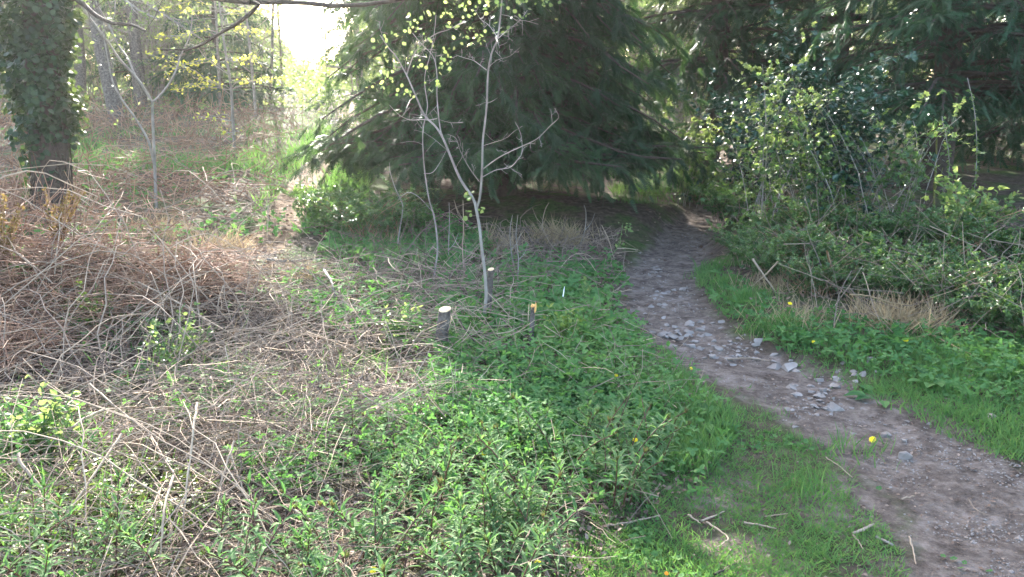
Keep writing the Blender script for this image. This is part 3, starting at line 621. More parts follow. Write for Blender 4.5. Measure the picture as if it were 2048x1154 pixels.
# the far wood that reads as one mass
mb = MB(); n = 26000; px = rng.uniform(-900, 3000, n); y = rng.uniform(36, 62, n); x = (px - 1024) / F * y; gap = np.exp(-((px - 645) / 140) ** 2)
zt = Z(x, y); hh = rng.random(n) ** .8 * (6.5 + 3.5 * noise(x, y, .18, 77)) * (1 - .94 * gap); q = np.stack([x, y, zt + hh], -1)
inst(mb, PALM, q, rdir(n), rdir(n, 1), rng.uniform(.25, .6, n)); stuff(mb.build('far_wood', M_leaf), 'far wood closing off the view behind the trees', 'far wood')

for px, y in ((340, 23), (470, 26), (255, 25), (100, 23), (530, 25), (-30, 22), (410, 26), (180, 26), (60, 26), (300, 28), (350, 26), (430, 28)):
    plant(4, px, y, random.uniform(.6, .9), 'low hazel thicket filling the back of the left slope', 'low hazel thickets behind the left slope')
mb = MB(); n = 26000; px = rng.uniform(-700, 800, n); y = rng.uniform(19.5, 38, n); x = (px - 1024) / F * y; cl = ss(.42, .6, noise(x, y, .45, 91))
q = np.stack([x, y, Z(x, y) + (.15 + 1.0 * cl) * rng.random(n) ** 1.3], -1)[(rng.random(n) < .25 + .75 * cl) & (trailmask(x, y) > 2)]
inst(mb, TRI, q, rdir(len(q), .2, .6), rdir(len(q), 1), rng.uniform(.05, .11, len(q))); stuff(mb.build('undergrowth', M_leaf), 'knee-high leafy undergrowth under the back trees', 'undergrowth')
# two grey trunks on the left slope
def trunk_tree(label, pts, y, rpx, seed):
    b = g1(*pts[0]); P = np.array([at(a, c, b[1]) for a, c in pts]); P[0, 2] = gz(P[0, 0], P[0, 1]) - .1
    top = P[-1] + (P[-1] - P[-2]) / np.linalg.norm(P[-1] - P[-2]) * 5.5; P = resample(np.vstack([P, top]), 14); base = P[0].copy(); P = P - base
    t = thing('grey_trunk_tree', label, 'tree', base); r = rpx / F * b[1] * np.linspace(1.15, .3, 14); mb = MB(); tubes(mb, P, r, 10); mb.build('trunk', M_stump, t, smooth=True)
    mb = MB(); ml = MB(); crown_mesh(P[None], r[None], [(14, .35, .75, 6, .3), (6, .45, .6, 5, .2), (5, .5, .6, 4, .2)], 7, .07, LEAF2, mb, ml); mb.build('branches', M_bark, t); ml.build('crown', M_leaf, t)
trunk_tree('leaning grey-trunked tree at the top of the left slope', [(236, 243), (224, 190), (205, 110), (193, 50), (184, 0)], 18, 13, 1)
trunk_tree('upright pale grey tree between the leaning trunk and hazel fork', [(282, 215), (274, 120), (264, 30), (262, 0)], 20, 11, 2)
trunk_tree('slim grey tree just right of the ivy-clad trunk', [(160, 220), (160, 120), (150, 0)], 20, 10, 3)

# ================================================================ IVY TREE, LEFT
b = g1(105, 425); yb = b[1]
t = thing('ivy_clad_tree', 'big left-hand trunk smothered in dark ivy', 'tree', b)
P = np.array([at(a, c, yb) for a, c in ((105, 425), (102, 330), (92, 230), (85, 120), (78, 0), (72, -120), (70, -260), (80, -420), (90, -600))]); P[0, 2] -= .1
P = resample(P, 16) - b; r = np.linspace(1.0, .55, 16) * .21; r[0] *= 1.25; mb = MB(); tubes(mb, P, r, 14); tr_ = mb.build('trunk', M_dkbark, t, smooth=True)
mb = MB()
for k in range(15):                                     # ivy stems clinging to the bark
    a = random.uniform(0, 6.28); s = np.linspace(0, .3, 10); c = np.stack([np.interp(s * 15, np.arange(16), P[:, j]) for j in range(3)], -1); rr = np.interp(s * 15, np.arange(16), r) + .012
    aa = a + np.cumsum(rng.normal(0, .3, 10)); c[:, 0] += rr * np.cos(aa); c[:, 1] += rr * np.sin(aa); tubes(mb, c, np.linspace(.013, .005, 10), 5)
mb.build('ivy_stems', M_dkbark, t)
mb = MB(); n = 19000; s = .05 + .95 * rng.random(n) ** .75; s = np.where((s < .17) & (rng.random(n) < .75), .2 + .8 * rng.random(n), s); c = np.stack([np.interp(s * 15, np.arange(16), P[:, j]) for j in range(3)], -1); a = rng.uniform(0, 6.28, n)
rad = (.24 + (.50 * ss(.06, .30, s)) * (.02 + 1.5 * noise(a * 1.1 + 3, s * 16, 1, 5) * noise(a * 2.3, s * 38, 1, 6) ** .6)) * np.sqrt(rng.uniform(.25, 1, n)); off = np.stack([np.cos(a), np.sin(a), 0 * a], -1)
off[:, 0] = np.where(off[:, 0] < 0, off[:, 0] * 1.25, off[:, 0] * .7); pos = c + off * rad[:, None]
inst(mb, ROUND, pos, nrm(rdir(n) + np.array([0, 0, -.3])), nrm(off + rdir(n) * .8 + np.array([0, 0, .6])), rng.uniform(.035, .075, n), 0, np.clip(.5 * rng.random(n) + .5 * noise(a * 2, s * 20, 1, 8), 0, 1)); mb.build('ivy', M_ivy, t)
mb = MB()
def bough(pts, ys_, r0, r1, n=14, mat_=M_dkbark, mbx=None):
    Pq = np.array([at(a, c, y) for (a, c), y in zip(pts, ys_)]) - b; Pq = resample(smooth_line(Pq, 4), n); tubes(mbx or mb, Pq, np.linspace(r0, r1, n), 6); return Pq
B1 = bough([(80, -70), (200, -60), (330, -25), (450, -1), (513, 4), (590, 3), (641, 11), (721, 10), (798, 0), (860, -18)], np.linspace(yb, 7, 10), .05, .014)
B2 = bough([(85, -20), (130, -8), (163, 5), (190, 30), (225, 46), (265, 50), (290, 62)], np.linspace(yb, yb - .8, 7), .035, .012)
B3 = bough([(500, 2), (517, 10), (478, 45), (447, 62), (413, 84), (381, 98), (320, 100)], np.linspace(7.9, 8.4, 7), .022, .006)
cb, rb = children(np.array([B1, B2, B3]), np.array([np.linspace(.03, .01, 14)] * 3), 9, .16, .7, 5, .3, -.1, .1); tubes(mb, cb, rb * .5, 3)
mb.build('bough', M_dkbark, t, smooth=True)

# ================================================================ HAZEL FORK AND BEECH SPRAYS, LEFT
def stem_thing(name, label, cat, base, stems, barkm, twigs=None, leaves=None, sides=7):
    """stems: list of (part name, pixel list, depth offsets start->end, radius px start->end)"""
    t = thing(name, label, cat, base); allP = []; yb_ = base[1]
    for nm, pts, dy, rp in stems:
        ysd = np.linspace(yb_ + dy[0], yb_ + dy[1], len(pts)); Pq = np.array([at(a, c, y) for (a, c), y in zip(pts, ysd)]) - base
        n = max(10, len(pts) * 4); Pq = resample(smooth_line(Pq, 5), n); mb = MB(); tubes(mb, Pq, np.linspace(rp[0], rp[1], n) * .64 / F * yb_, sides, 0, rng.uniform(.3, 1, 1)); mb.build(nm, barkm, t, smooth=True); allP.append(resample(Pq, 12))
    return t, np.array(allP)
hb = g1(313, 415)
t, A = stem_thing('hazel_sapling', 'forked hazel sapling with pale bark on left slope', 'tree', hb, [
    ('stem', [(313, 420), (312, 390), (309, 312), (306, 250), (305, 203)], (0, 0), (5.2, 4.2)),
    ('branch', [(305, 205), (277, 160), (239, 118), (215, 82), (194, 55), (163, 10), (130, -60)], (0, -.5), (4, 2.6)),
    ('branch', [(270, 150), (255, 115), (239, 94), (215, 45), (194, 8), (170, -50)], (-.08, .3), (3, 2)),
    ('branch', [(305, 205), (325, 185), (343, 160), (356, 130), (361, 112), (380, 70), (385, 20)], (0, .3), (3.2, 1.4)),
    ('branch', [(311, 340), (303, 305), (295, 277), (270, 235), (250, 208), (228, 170), (218, 130), (205, 60)], (0, -.3), (3.8, 1.6))], M_smooth)
mb = MB(); c1, r1 = children(A[1:], np.full((4, 12), .012), 10, .22, .6, 5, .2, .1, .1); tubes(mb, c1, np.maximum(r1 * .5, .0025), 3); c2, r2 = children(c1, r1, 3, .5, .6, 4); tubes(mb, c2, np.maximum(r2 * .3, .002), 3); mb.build('twigs', M_bark, t)['kind'] = 'stuff'
mb = MB(); p, d = along(c2, 1, .5); inst(mb, LEAF4, p, nrm(d + rdir(len(p), -.4)), rdir(len(p), 1), rng.uniform(.03, .06, len(p))); mb.build('leaves', M_leaf, t)
bb = g1(470, 300)
t = thing('beech_sapling', 'young beech with level sprays of glowing yellow leaves', 'tree', bb); mb = MB(); ml = MB(); yb_ = bb[1]
Pq = resample(np.array([at(a, c, yb_) for a, c in ((470, 302), (466, 240), (462, 170), (450, 100), (440, 20), (430, -60))]) - bb, 12); tubes(mb, Pq, np.linspace(.03, .012, 12), 6)
for pts, nl in (([(462, 190), (430, 165), (390, 148), (340, 120), (290, 105)], 90), ([(462, 180), (490, 165), (530, 160), (560, 168)], 60), ([(458, 150), (420, 130), (380, 130), (330, 145)], 70), ([(450, 120), (480, 115), (510, 110), (520, 130)], 50), ([(462, 180), (440, 170), (410, 165), (380, 165), (355, 175)], 80),
                ([(466, 240), (440, 237), (410, 237), (390, 235)], 26), ([(468, 260), (480, 262), (460, 265), (430, 258)], 20), ([(445, 70), (400, 60), (350, 75), (310, 70)], 60), ([(445, 60), (480, 50), (520, 70), (550, 60)], 60), ([(440, 20), (380, 10), (330, 20)], 50), ([(440, 30), (500, 15), (560, 25)], 50)):
    for rep in range(2):
        Q = np.array([at(a + random.gauss(0, 5) * (k > 0), c + random.gauss(0, 5) * (k > 0), yb_ + (-1 + .6 * rep) * k / len(pts) * .8) for k, (a, c) in enumerate(pts)]) - bb; Q = resample(Q, 10, .01); tubes(mb, Q, np.linspace(.008, .0025, 10), 4)
        p, d = along(Q[None], nl // 2, .2); p = p + rng.normal(0, .05, p.shape) * np.array([1, 1.5, .5]); inst(ml, LEAF4, p, nrm(d + rdir(len(p), 0, .4)), rdir(len(p), 1.6), rng.uniform(.045, .075, len(p)))
mb.build('stems', M_smooth, t); ml.build('leaves', M_beech, t)

# ================================================================ SAPLINGS IN THE MIDDLE
sb = g1(968, 655)
t, A = stem_thing('forked_sapling', 'slender bare sapling forking above a cut stump, mid picture', 'tree', sb, [
    ('stem', [(966, 660), (969, 625), (972, 588), (969, 540), (964, 501), (959, 455), (955, 432), (950, 405)], (0, .0), (5.5, 4.6)),
    ('branch', [(952, 412), (943, 392), (922, 361), (903, 318), (888, 281), (872, 254), (850, 232), (834, 198), (822, 170), (811, 146), (791, 111), (778, 97), (760, 70)], (0, .1), (4.6, 1.4)),
    ('branch', [(813, 150), (829, 107), (850, 83), (875, 66), (898, 59), (930, 40)], (.1, .0), (2.2, 1)),
    ('branch', [(888, 281), (880, 255), (874, 194), (874, 152), (867, 114), (845, 90), (825, 66)], (.05, .3), (2.2, .9)),
    ('branch', [(953, 420), (960, 392), (964, 340), (965, 300), (966, 277), (973, 215), (976, 146), (983, 107), (995, 76), (1002, 21), (1005, -20), (1010, -90)], (0, -.15), (3.8, 1.8)),
    ('branch', [(966, 338), (990, 320), (1016, 305), (1045, 292), (1075, 277), (1100, 252), (1117, 236), (1113, 222)], (-.03, -.4), (2, 1)),
    ('branch', [(965, 354), (992, 340), (1020, 335), (1036, 318), (1044, 305), (1042, 270), (1030, 243)], (-.03, .2), (1.5, .7)),
    ('branch', [(959, 364), (945, 345), (933, 326), (920, 300), (912, 277), (895, 268)], (0, -.15), (1.5, .7)),
    ('branch', [(973, 140), (960, 130), (947, 121), (930, 116), (912, 110)], (-.08, .2), (1.4, .6)),
    ('branch', [(874, 237), (858, 240), (843, 239), (822, 240), (805, 234), (790, 222), (779, 210)], (.08, -.2), (1.4, .8)),
    ('branch', [(995, 76), (985, 60), (975, 48), (961, 38), (950, 20)], (-.1, .1), (1.2, .6)),
    ('branch', [(976, 135), (995, 120), (1020, 112), (1040, 95)], (-.1, -.3), (1, .5)),
    ('branch', [(995, 78), (1015, 60), (1035, 45), (1050, 28)], (-.1, .2), (1.1, .5))], M_smooth)
mb = MB(); c1, r1 = children(A[1:], np.full((12, 12), .008), 6, .20, .65, 5, .15, .1, .12); tubes(mb, c1, np.maximum(r1 * .35, .0016), 3)
c2, r2 = children(c1, r1, 3, .5, .6, 4); tubes(mb, c2, np.maximum(r2 * .3, .0013), 3); mb.build('twigs', M_smooth, t)['kind'] = 'stuff'
mb = MB()
def leafpts(pxs, n, sx, sy, y, szm, mbx, tm_=ROUND, mats=0):
    for a, c in pxs:
        p = np.array([at(a + random.gauss(0, sx), c + random.gauss(0, sy), y + random.gauss(0, .15)) for _ in range(n)]); inst(mbx, tm_, p - sb, rdir(n, -.5), rdir(n, .8), szm * rng.uniform(.6, 1.3, n), mats)
leafpts([(752, 170), (760, 175), (800, 178), (810, 110), (835, 115), (790, 75), (800, 60), (845, 60), (858, 85), (838, 135), (885, 130), (890, 140), (900, 55), (912, 48), (920, 70), (938, 42), (940, 70), (958, 75), (978, 63), (1005, 66), (860, 170), (873, 172), (820, 178), (780, 150), (765, 110), (888, 108), (760, 75), (895, 100), (955, 90)], 5, 9, 8, sb[1], .024, mb)
leafpts([(905, 10), (930, 8), (960, 12), (1000, 8), (1040, 5), (1080, 8), (1100, 5), (1040, 25), (980, 25), (890, 30), (860, 25), (830, 45), (1060, -10), (980, -15), (920, -15)], 8, 15, 9, sb[1], .024, mb)
leafpts([(941, 378), (938, 392), (960, 420), (938, 430)], 5, 4, 6, sb[1], .03, mb); mb.build('leaves', M_leaf, t)
cbs = g1(866, 567)
t, A = stem_thing('thin_sapling', 'thin pale wand of a sapling left of the forked one', 'tree', cbs, [
    ('stem', [(865, 575), (870, 540), (875, 501), (872, 456), (866, 425), (858, 399), (850, 347), (846, 300), (846, 260), (853, 225), (855, 208), (850, 175), (850, 149), (858, 118), (863, 97), (869, 62), (872, 30)], (0, -.2), (3.0, .8)),
    ('branch', [(848, 347), (865, 345), (880, 325), (893, 300)], (0, .2), (1.2, .5)), ('branch', [(846, 290), (836, 285), (820, 283), (800, 286)], (0, -.2), (1, .5))], M_smooth)
nb = g1(795, 515)
stem_thing('bare_sucker', 'crooked bare sucker with a side shoot under the yew', 'sapling', nb, [
    ('stem', [(794, 520), (796, 484), (801, 450), (806, 415), (801, 399), (790, 375), (780, 343), (779, 325)], (0, 0), (2.0, .8)), ('branch', [(796, 400), (815, 385), (835, 392), (855, 412), (870, 430)], (0, -.3), (1.4, .6))], M_smooth)
for k, (pts, lab) in enumerate((
    ([(952, 470), (930, 445), (915, 420), (908, 400)], 'short bare side shoot standing left of forked sapling'), ([(1025, 430), (1020, 460), (1022, 500), (1030, 540)][::-1], 'dark bare sucker right of the forked sapling'),
    ([(1090, 480), (1085, 450), (1090, 420), (1098, 405)], 'thin dark shoot hanging at the yew skirt'), ([(1160, 490), (1170, 460), (1172, 425), (1168, 410)], 'curved shoot at the right of yew skirt'),
    ([(930, 560), (925, 500), (927, 460), (926, 400)], 'straight thin shoot close beside the forked sapling'), ([(899, 540), (897, 500), (899, 440), (898, 405)], 'straight thin shoot between the two saplings'),
    ([(700, 600), (697, 560), (698, 540)], 'short upright stalk left of the saplings'), ([(1034, 580), (1037, 520), (1032, 470), (1036, 430)], 'reddish bramble stem arching right of the forked sapling'))):
    q = g1(*pts[0]); stem_thing('bare_shoot', lab, 'shoot', q, [('stem', pts, (0, .1 * (k % 3 - 1)), (1.8, .8)), ('side_shoot', [pts[1], (pts[1][0] + (12 if k % 2 else -12), pts[1][1] - 14), (pts[1][0] + (20 if k % 2 else -20), pts[1][1] - 34)], (0, .1), (1.0, .5))], M_smooth if k % 2 else M_twig, sides=5)
# leafing briar on the right of the middle
q = g1(1180, 556); t, A = stem_thing('dog_rose', 'young leafing briar leaning toward the path bend', 'shrub', q, [
    ('stem', [(1180, 560), (1205, 530), (1236, 494), (1242, 470), (1246, 446)], (0, -.1), (1.6, .8)), ('stem', [(1165, 650), (1162, 610), (1168, 575), (1175, 552)], (-1.0, -1.0), (1.5, .7)), ('branch', [(1236, 494), (1255, 496), (1272, 498)], (-.08, -.2), (1, .5))], M_gstem, sides=5)
mb = MB()
for a, c, dy in ((1246, 450, -.1), (1256, 460, -.1), (1240, 475, -.1), (1262, 455, -.1), (1238, 490, -.1), (1168, 560, -1), (1172, 575, -1), (1160, 590, -1), (1172, 600, -1), (1165, 620, -1), (1158, 640, -1), (1180, 585, -1)):
    p = np.array([at(a + random.gauss(0, 5), c + random.gauss(0, 5), q[1] + dy + random.gauss(0, .04)) for _ in range(7)]); inst(mb, LEAF4, p - q, rdir(7), rdir(7, 1), rng.uniform(.025, .045, 7))
mb.build('leaves', M_leaf, t)

# ================================================================ STUMPS
def stump(name, label, base, top, r0, r1, barkm, slant, mossy=True, cutm=None, cat='stump'):
    q = g1(*base); tp = at(top[0], top[1], q[1]); t = thing(name, label, cat, q); H = tp - q; K, Sd = 12, 18; mb = MB(); mm = MB()
    ang = np.arange(Sd) / Sd * 2 * math.pi; V = []
    for k in range(K):
        s = k / (K - 1); r = r0 * (1 + .45 * (1 - s) ** 4) * (1 - s) + r1 * s; lob = 1 + .10 * (1 - s) * np.sin(ang * 5 + 1) + .03 * np.sin(ang * 9 + k); c = H * s * np.array([s ** .5, 1, 1]) - np.array([0, 0, .05 * (1 - s)])
        V.append(np.stack([c[0] + r * lob * np.cos(ang), c[1] + r * lob * np.sin(ang), c[2] + s ** 6 * slant * (np.cos(ang) * r * .3 + np.sin(ang) * r * .6)], -1))
    V = np.array(V); k = np.arange(K - 1)[:, None]; j = np.arange(Sd)[None]; Qf = np.stack([k * Sd + j, k * Sd + (j + 1) % Sd, (k + 1) * Sd + (j + 1) % Sd, (k + 1) * Sd + j], -1); lowk = 4 if mossy else 0
    mb.add(V, Qf.reshape(-1, 4)); mb.m[4][0] = (mb.m[4][0] + (np.arange(K - 1).repeat(Sd) < lowk)); mb.build('bark', [barkm, M_moss], t, smooth=True)
    ring = V[-1]; c = ring.mean(0); ring2 = c + (ring - c) * .96 + np.array([0, 0, .004]); mb = MB(); mb.add(np.vstack([ring, ring2, c + [0, 0, .006]]), [[i_, (i_ + 1) % Sd, Sd + (i_ + 1) % Sd, Sd + i_] for i_ in range(Sd)]); mb.add(np.vstack([ring2, c + [0, 0, .006]]), [[i_, (i_ + 1) % Sd, Sd] for i_ in range(Sd)], 0, np.r_[np.full(Sd, .1), 1.0]); mb.build('cut_face', cutm or M_cut, t)
    return t, q
stump('tree_stump', 'thick mossy-footed stump with a pale oval cut top', (880, 705), (890, 619), .043, .038, M_stump, .4)
stump('tree_stump', 'dark cut stem rising close behind the forked sapling', (974, 640), (982, 539), .030, .022, M_stump, .5, False)
t, q = stump('tree_stump', 'thin stump with a torn orange top, right of the saplings', (1062, 695), (1066, 612), .018, .015, M_stump, .6, False, M_orange)
mb = MB(); p = at(1068, 612, q[1]) - q; inst(mb, LANCE, np.array([p + [.006, -.01, -.03], p + [-.008, -.008, -.035], p + [.004, -.016, -.045]]), np.array([[.1, 0, 1.], [-.1, 0, 1.], [.15, 0, 1.]]), np.array([[0, -1., 0]] * 3), [.06, .06, .07]); mb.build('torn_splinter', M_orange, t)
q = g1(1055, 668); stem_thing('split_stake', 'pale barkless stick standing beside the torn stump', 'stick', q, [('shaft', [(1055, 670), (1056, 645), (1058, 608)], (0, 0), (2.0, 1.4)), ('knot', [(1055, 664), (1052, 663), (1049, 664)], (0, -.01), (1.6, .9))], M_cut, sides=6)
q = g1(1122, 640); t, _ = stem_thing('cut_shoot', 'thin upright shoot with a white slanting cut tip', 'shoot', q, [('shaft', [(1122, 645), (1124, 615), (1126, 592)], (0, 0), (1.4, 1.2))], M_gstem, sides=6)
mb = MB(); P2 = np.array([at(a, c, q[1]) for a, c in ((1126, 593), (1127.5, 583), (1129, 573))]) - q; tubes(mb, P2, np.array([.0042, .0042, .0015]), 6); mb.build('cut_tip', M_paper, t)
q = g1(1125, 556)

# ================================================================ PROMINENT CANES AND STICKS
def cane(name, label, pts, r, m=M_twig, hs=None, sides=6, cat='stick', var=None, taper=.5, group=None):
    hs = hs or [.015] * len(pts); P = np.array([g1(a, c, h) for (a, c), h in zip(pts, hs)]); n = max(8, 4 * len(pts)); P = resample(smooth_line(P, 5), n, .0012); base = P[n // 2].copy(); mb = MB()
    rr = r * np.linspace(1, taper, n) * (1 + .10 * rng.normal(0, 1, n)).clip(.75, 1.3); tubes(mb, P, rr, sides, 0, random.random() if var is None else var); return tag(mb.build(name, m, smooth=True, loc=base), label, cat, group)
def arch(n, h): return list(h * np.sin(np.linspace(.12, 1, n) * math.pi * .92) + .012)
C = 'fallen_cane'
cane(C, 'long orange-tan cane slanting down from bracken bank', [(277, 564), (350, 602), (423, 645), (461, 668), (527, 713)], .0062, M_twig, [.22, .2, .16, .12, .02], var=.85)
cane(C, 'long brown cane crossing the orange-tan one toward lower left', [(411, 513), (381, 546), (312, 595), (222, 654), (156, 699)], .0055, M_twig, [.2, .22, .22, .18, .08], var=.7)
cane('kinked_twig', 'white kinked twig standing up on the bracken bank', [(447, 571), (437, 602), (433, 637), (421, 647)], .0062, M_twig, [.18, .12, .05, .02], var=1)
cane('curled_bark', 'curled pale bark strip behind the bracken bank', [(210, 489), (198, 497), (189, 506), (184, 519)], .010, M_twig, [.2, .17, .12, .05], var=1)
cane('peeling_stick', 'short pale peeling stick on top of the bracken bank', [(248, 546), (262, 566), (279, 592)], .008, M_twig, [.1, .08, .05], var=1)
cane('fallen_branch', 'thick grey branch lying left of the thin sapling', [(534, 520), (580, 523), (620, 518), (660, 519)], .019, M_bark, [.06, .05, .05, .04])
cane('fallen_branch', 'stout bent grey branch end below the lying grey branch', [(648, 540), (661, 560), (668, 582), (674, 606)], .013, M_bark, [.16, .14, .1, .03])
cane(C, 'tan stalk leaning over the lower left mat, dark-shadowed', [(243, 868), (170, 976), (118, 1052), (104, 1092)], .0058, M_twig, [.22, .14, .06, .02], var=.9)
cane(C, 'bright white cane standing tall among lower left herbs', [(395, 806), (386, 860), (381, 907), (371, 997), (362, 1087)], .0055, M_twig, [.34, .30, .24, .14, .02], var=1)
cane(C, 'tan cane running out of the bottom edge, left', [(347, 952), (329, 1017), (321, 1100), (309, 1165)], .0055, M_twig, [.22, .18, .1, .05], var=.85)
cane(C, 'hooked grey cane near the left edge, low down', [(38, 907), (42, 927), (69, 958), (87, 986), (111, 1038), (120, 1087)], .0062, M_twig, [.22, .2, .16, .12, .06, .02], var=.8)
cane(C, 'pale arching cane above the bright leafy sprig', [(139, 858), (194, 823), (240, 816), (290, 812)], .0055, M_twig, [.12, .15, .14, .1], var=.95)
cane(C, 'straight pale stick lying level at the far left edge', [(-30, 791), (60, 794), (130, 798), (196, 801)], .0058, M_twig, [.1, .09, .08, .06], var=.95)
cane(C, 'short level white stick low on the left edge', [(5, 991), (50, 991), (92, 989)], .005, M_twig, [.08, .07, .06], var=1)
cane(C, 'grey cane falling from bank into middle of the herbs', [(180, 768), (243, 823), (302, 868), (354, 889)], .0055, M_twig, [.2, .16, .1, .03], var=.55)
cane(C, 'brown cane continuing downslope beside the bright white cane', [(302, 872), (347, 948), (390, 1000), (416, 1024)], .005, M_twig, [.12, .1, .06, .02], var=.4)
cane(C, 'tan cane tilting left, right of the bright white cane', [(468, 882), (447, 948), (432, 990), (420, 1024)], .005, M_twig, [.18, .12, .07, .02], var=.8)
cane(C, 'pale cane tilting right, right of the bright white cane', [(461, 907), (475, 950), (492, 986), (520, 1010)], .0048, M_twig, [.15, .1, .06, .02], var=.9)
cane(C, 'tan stick lying among the willowherb, left of centre', [(576, 1010), (624, 1042), (665, 1060), (702, 1082)], .005, M_twig, [.08, .07, .05, .02], var=.85)
cane(C, 'long pale cane lying below the thick mossy stump', [(640, 752), (688, 759), (760, 768), (823, 780)], .0055, M_twig, [.06, .06, .05, .05], var=.95)
cane(C, 'pale cane half hidden behind the yellow-green leaf patch', [(1158, 789), (1210, 800), (1262, 816)], .005, M_twig, [.08, .07, .04], var=1)
cane(C, 'curved cane bowing past left side of thick mossy stump', [(799, 669), (835, 667), (865, 661), (903, 642)], .0052, M_twig, [.08, .08, .1, .12], var=.8)
cane(C, 'crooked cane trailing from the foot of thick mossy stump', [(895, 672), (902, 695), (920, 712), (945, 742)], .0052, M_twig, [.10, .06, .05, .02], var=.8)
cane(C, 'arched cane lying in front of thick mossy stump', [(800, 727), (850, 724), (910, 727), (945, 744)], .0052, M_twig, [.05, .07, .07, .03], var=.95)
cane('dark_stem', 'dark slanting stem between the stump and the saplings', [(918, 640), (935, 665), (948, 682), (962, 708), (974, 735)], .005, M_dkbark, [.2, .15, .1, .06, .02])
cane(C, 'thin level stick reaching from saplings to the torn stump', [(905, 632), (960, 634), (1010, 637), (1056, 636)], .0035, M_twig, [.12, .12, .11, .1], var=.9)
cane(C, 'dead stem with a snapped tip, one arm of the crossed pair', [(1505, 518), (1531, 556), (1552, 586)], .010, M_twig, [.30, .16, .03], var=.6)
cane(C, 'pale dead stem, other arm of the crossed pair', [(1556, 523), (1530, 550), (1501, 575)], .0075, M_twig, [.28, .16, .03], var=.9)
cane(C, 'brown dead stalk standing in the right-hand brambles', [(1654, 503), (1663, 540), (1672, 580)], .009, M_red, [.4, .2, .05])
cane(C, 'pale bramble runner looping over the right-hand brambles', [(1700, 589), (1740, 592), (1780, 605), (1818, 610)], .0055, M_dry, [.32, .3, .28, .25])
cane(C, 'straw coloured stalk lying at the foot of right-hand brambles', [(1850, 660), (1895, 685), (1948, 712)], .0055, M_dry, [.05, .04, .03])
cane(C, 'white stick end poking out at the dark bank by the path', [(1234, 497), (1256, 497), (1276, 500)], .007, M_twig, [.04, .05, .06], var=1)
D = 'stick'
cane(D, 'long pale stick beside willowherb on the grass edge', [(1208, 1053), (1260, 1044), (1320, 1031)], 0.0049, M_twig, var=.8)
cane(D, 'thin tan stalk on the grass, pointing down at path', [(1652, 914), (1680, 934), (1705, 955)], 0.0029, M_twig, var=.8)
cane(D, 'short thick pale stick left of the zigzag of sticks', [(1402, 1042), (1425, 1033), (1448, 1023)], 0.0054, M_twig, var=.8, sides=4)
cane(D, 'stubby stick meeting the short thick pale one', [(1376, 1030), (1401, 1046)], 0.0043, M_twig, var=.9)
cane(D, 'bent stick, lower arm of the zigzag on the grass', [(1413, 1044), (1440, 1062), (1456, 1077), (1434, 1094)], 0.0040, M_twig, var=.85)
cane(D, 'forked pale stick right of the zigzag of sticks', [(1488, 1045), (1518, 1050), (1553, 1057)], 0.0043, M_twig, var=.72)
cane(D, 'widest pale chip of wood on the short grass', [(1704, 1068), (1724, 1060), (1748, 1048)], 0.0072, M_twig, var=.8, sides=4, taper=.8)
cane(D, 'thin stick hanging down from the widest pale chip', [(1706, 1070), (1716, 1082), (1726, 1099)], 0.0030, M_twig, var=.72)
cane(D, 'flat grey wood chip right of the widest pale chip', [(1752, 1073), (1770, 1082), (1786, 1091)], 0.0065, M_bark, sides=4, taper=.8)
cane(D, 'upright-lying tan stick by the bottom dirt edge', [(1818, 1073), (1826, 1100), (1832, 1128)], 0.0040, M_twig, var=.72)
cane(D, 'dark weathered stick near the bottom edge grass', [(1429, 1149), (1460, 1132), (1494, 1113)], 0.0043, M_dkbark)
cane(D, 'short pale chip lying on the dirt and grass border', [(1802, 998), (1828, 992)], 0.0043, M_twig, var=.72)
cane(D, 'faint dry stalk lying left of the widest pale chip', [(1530, 1033), (1575, 1027)], 0.0030, M_twig, var=.8)
cane(D, 'bent dry stalk in front of the willowherb stand', [(1099, 1035), (1108, 1056), (1114, 1085), (1136, 1130)], 0.0036, M_twig, [.12, .08, .05, .01], var=.9)
cane(D, 'twig lying across the tail of the bare path bend', [(1455, 718), (1500, 716), (1540, 722)], 0.0045, M_twig, var=.7)
cane(D, 'thin twig in the wide dirt near right edge', [(1938, 1000), (1950, 1018), (1975, 1030)], 0.0032, M_twig, var=.4)
# many more loose canes, each its own object
def loose(n, poly, label, group, lmin, lmax, r, h, v0=.3, v1=1):
    q = scatter(n * 6, poly, lambda x, y: offpath(x, y))[:n]
    for p in q:
        a = random.uniform(0, math.pi); L = random.uniform(lmin, lmax); K = 9; s = np.linspace(-.5, .5, K); hh = random.uniform(.02, h); P = np.stack([p[0] + L * s * math.cos(a), p[1] + L * s * math.sin(a) * .8, 0 * s], -1); P += np.cumsum(rng.normal(0, .02 * L, (K, 3)), 0)
        tilt = random.uniform(-.35, .35); P[:, 2] = Z(P[:, 0], P[:, 1]) + hh * np.cos(s * 2.9) + np.maximum(0, tilt * L * (s + .5)) + .005; mb = MB(); tubes(mb, P, random.uniform(.6, 1.3) * r * np.linspace(1, .45, K), 5, 0, random.uniform(v0, v1)); tag(mb.build(C, M_twig, smooth=True, loc=p), label, 'stick', group)
loose(95, [(-100, 760), (560, 740), (640, 900), (560, 1100), (-100, 1154)], 'loose dead cane lying over the herbs in the lower left', 'loose canes over the lower left herbs', .4, 1.2, .0029, .18)
loose(100, [(-100, 520), (520, 500), (640, 560), (600, 720), (-100, 760)], 'loose dead cane tangled on the low bracken bank', 'loose canes on the bracken bank', .6, 1.7, .0038, .42)
loose(70, [(520, 480), (1180, 520), (1080, 700), (850, 760), (560, 740)], 'loose dead cane around the stumps and saplings', 'loose canes around the stumps', .3, .9, .0034, .18)
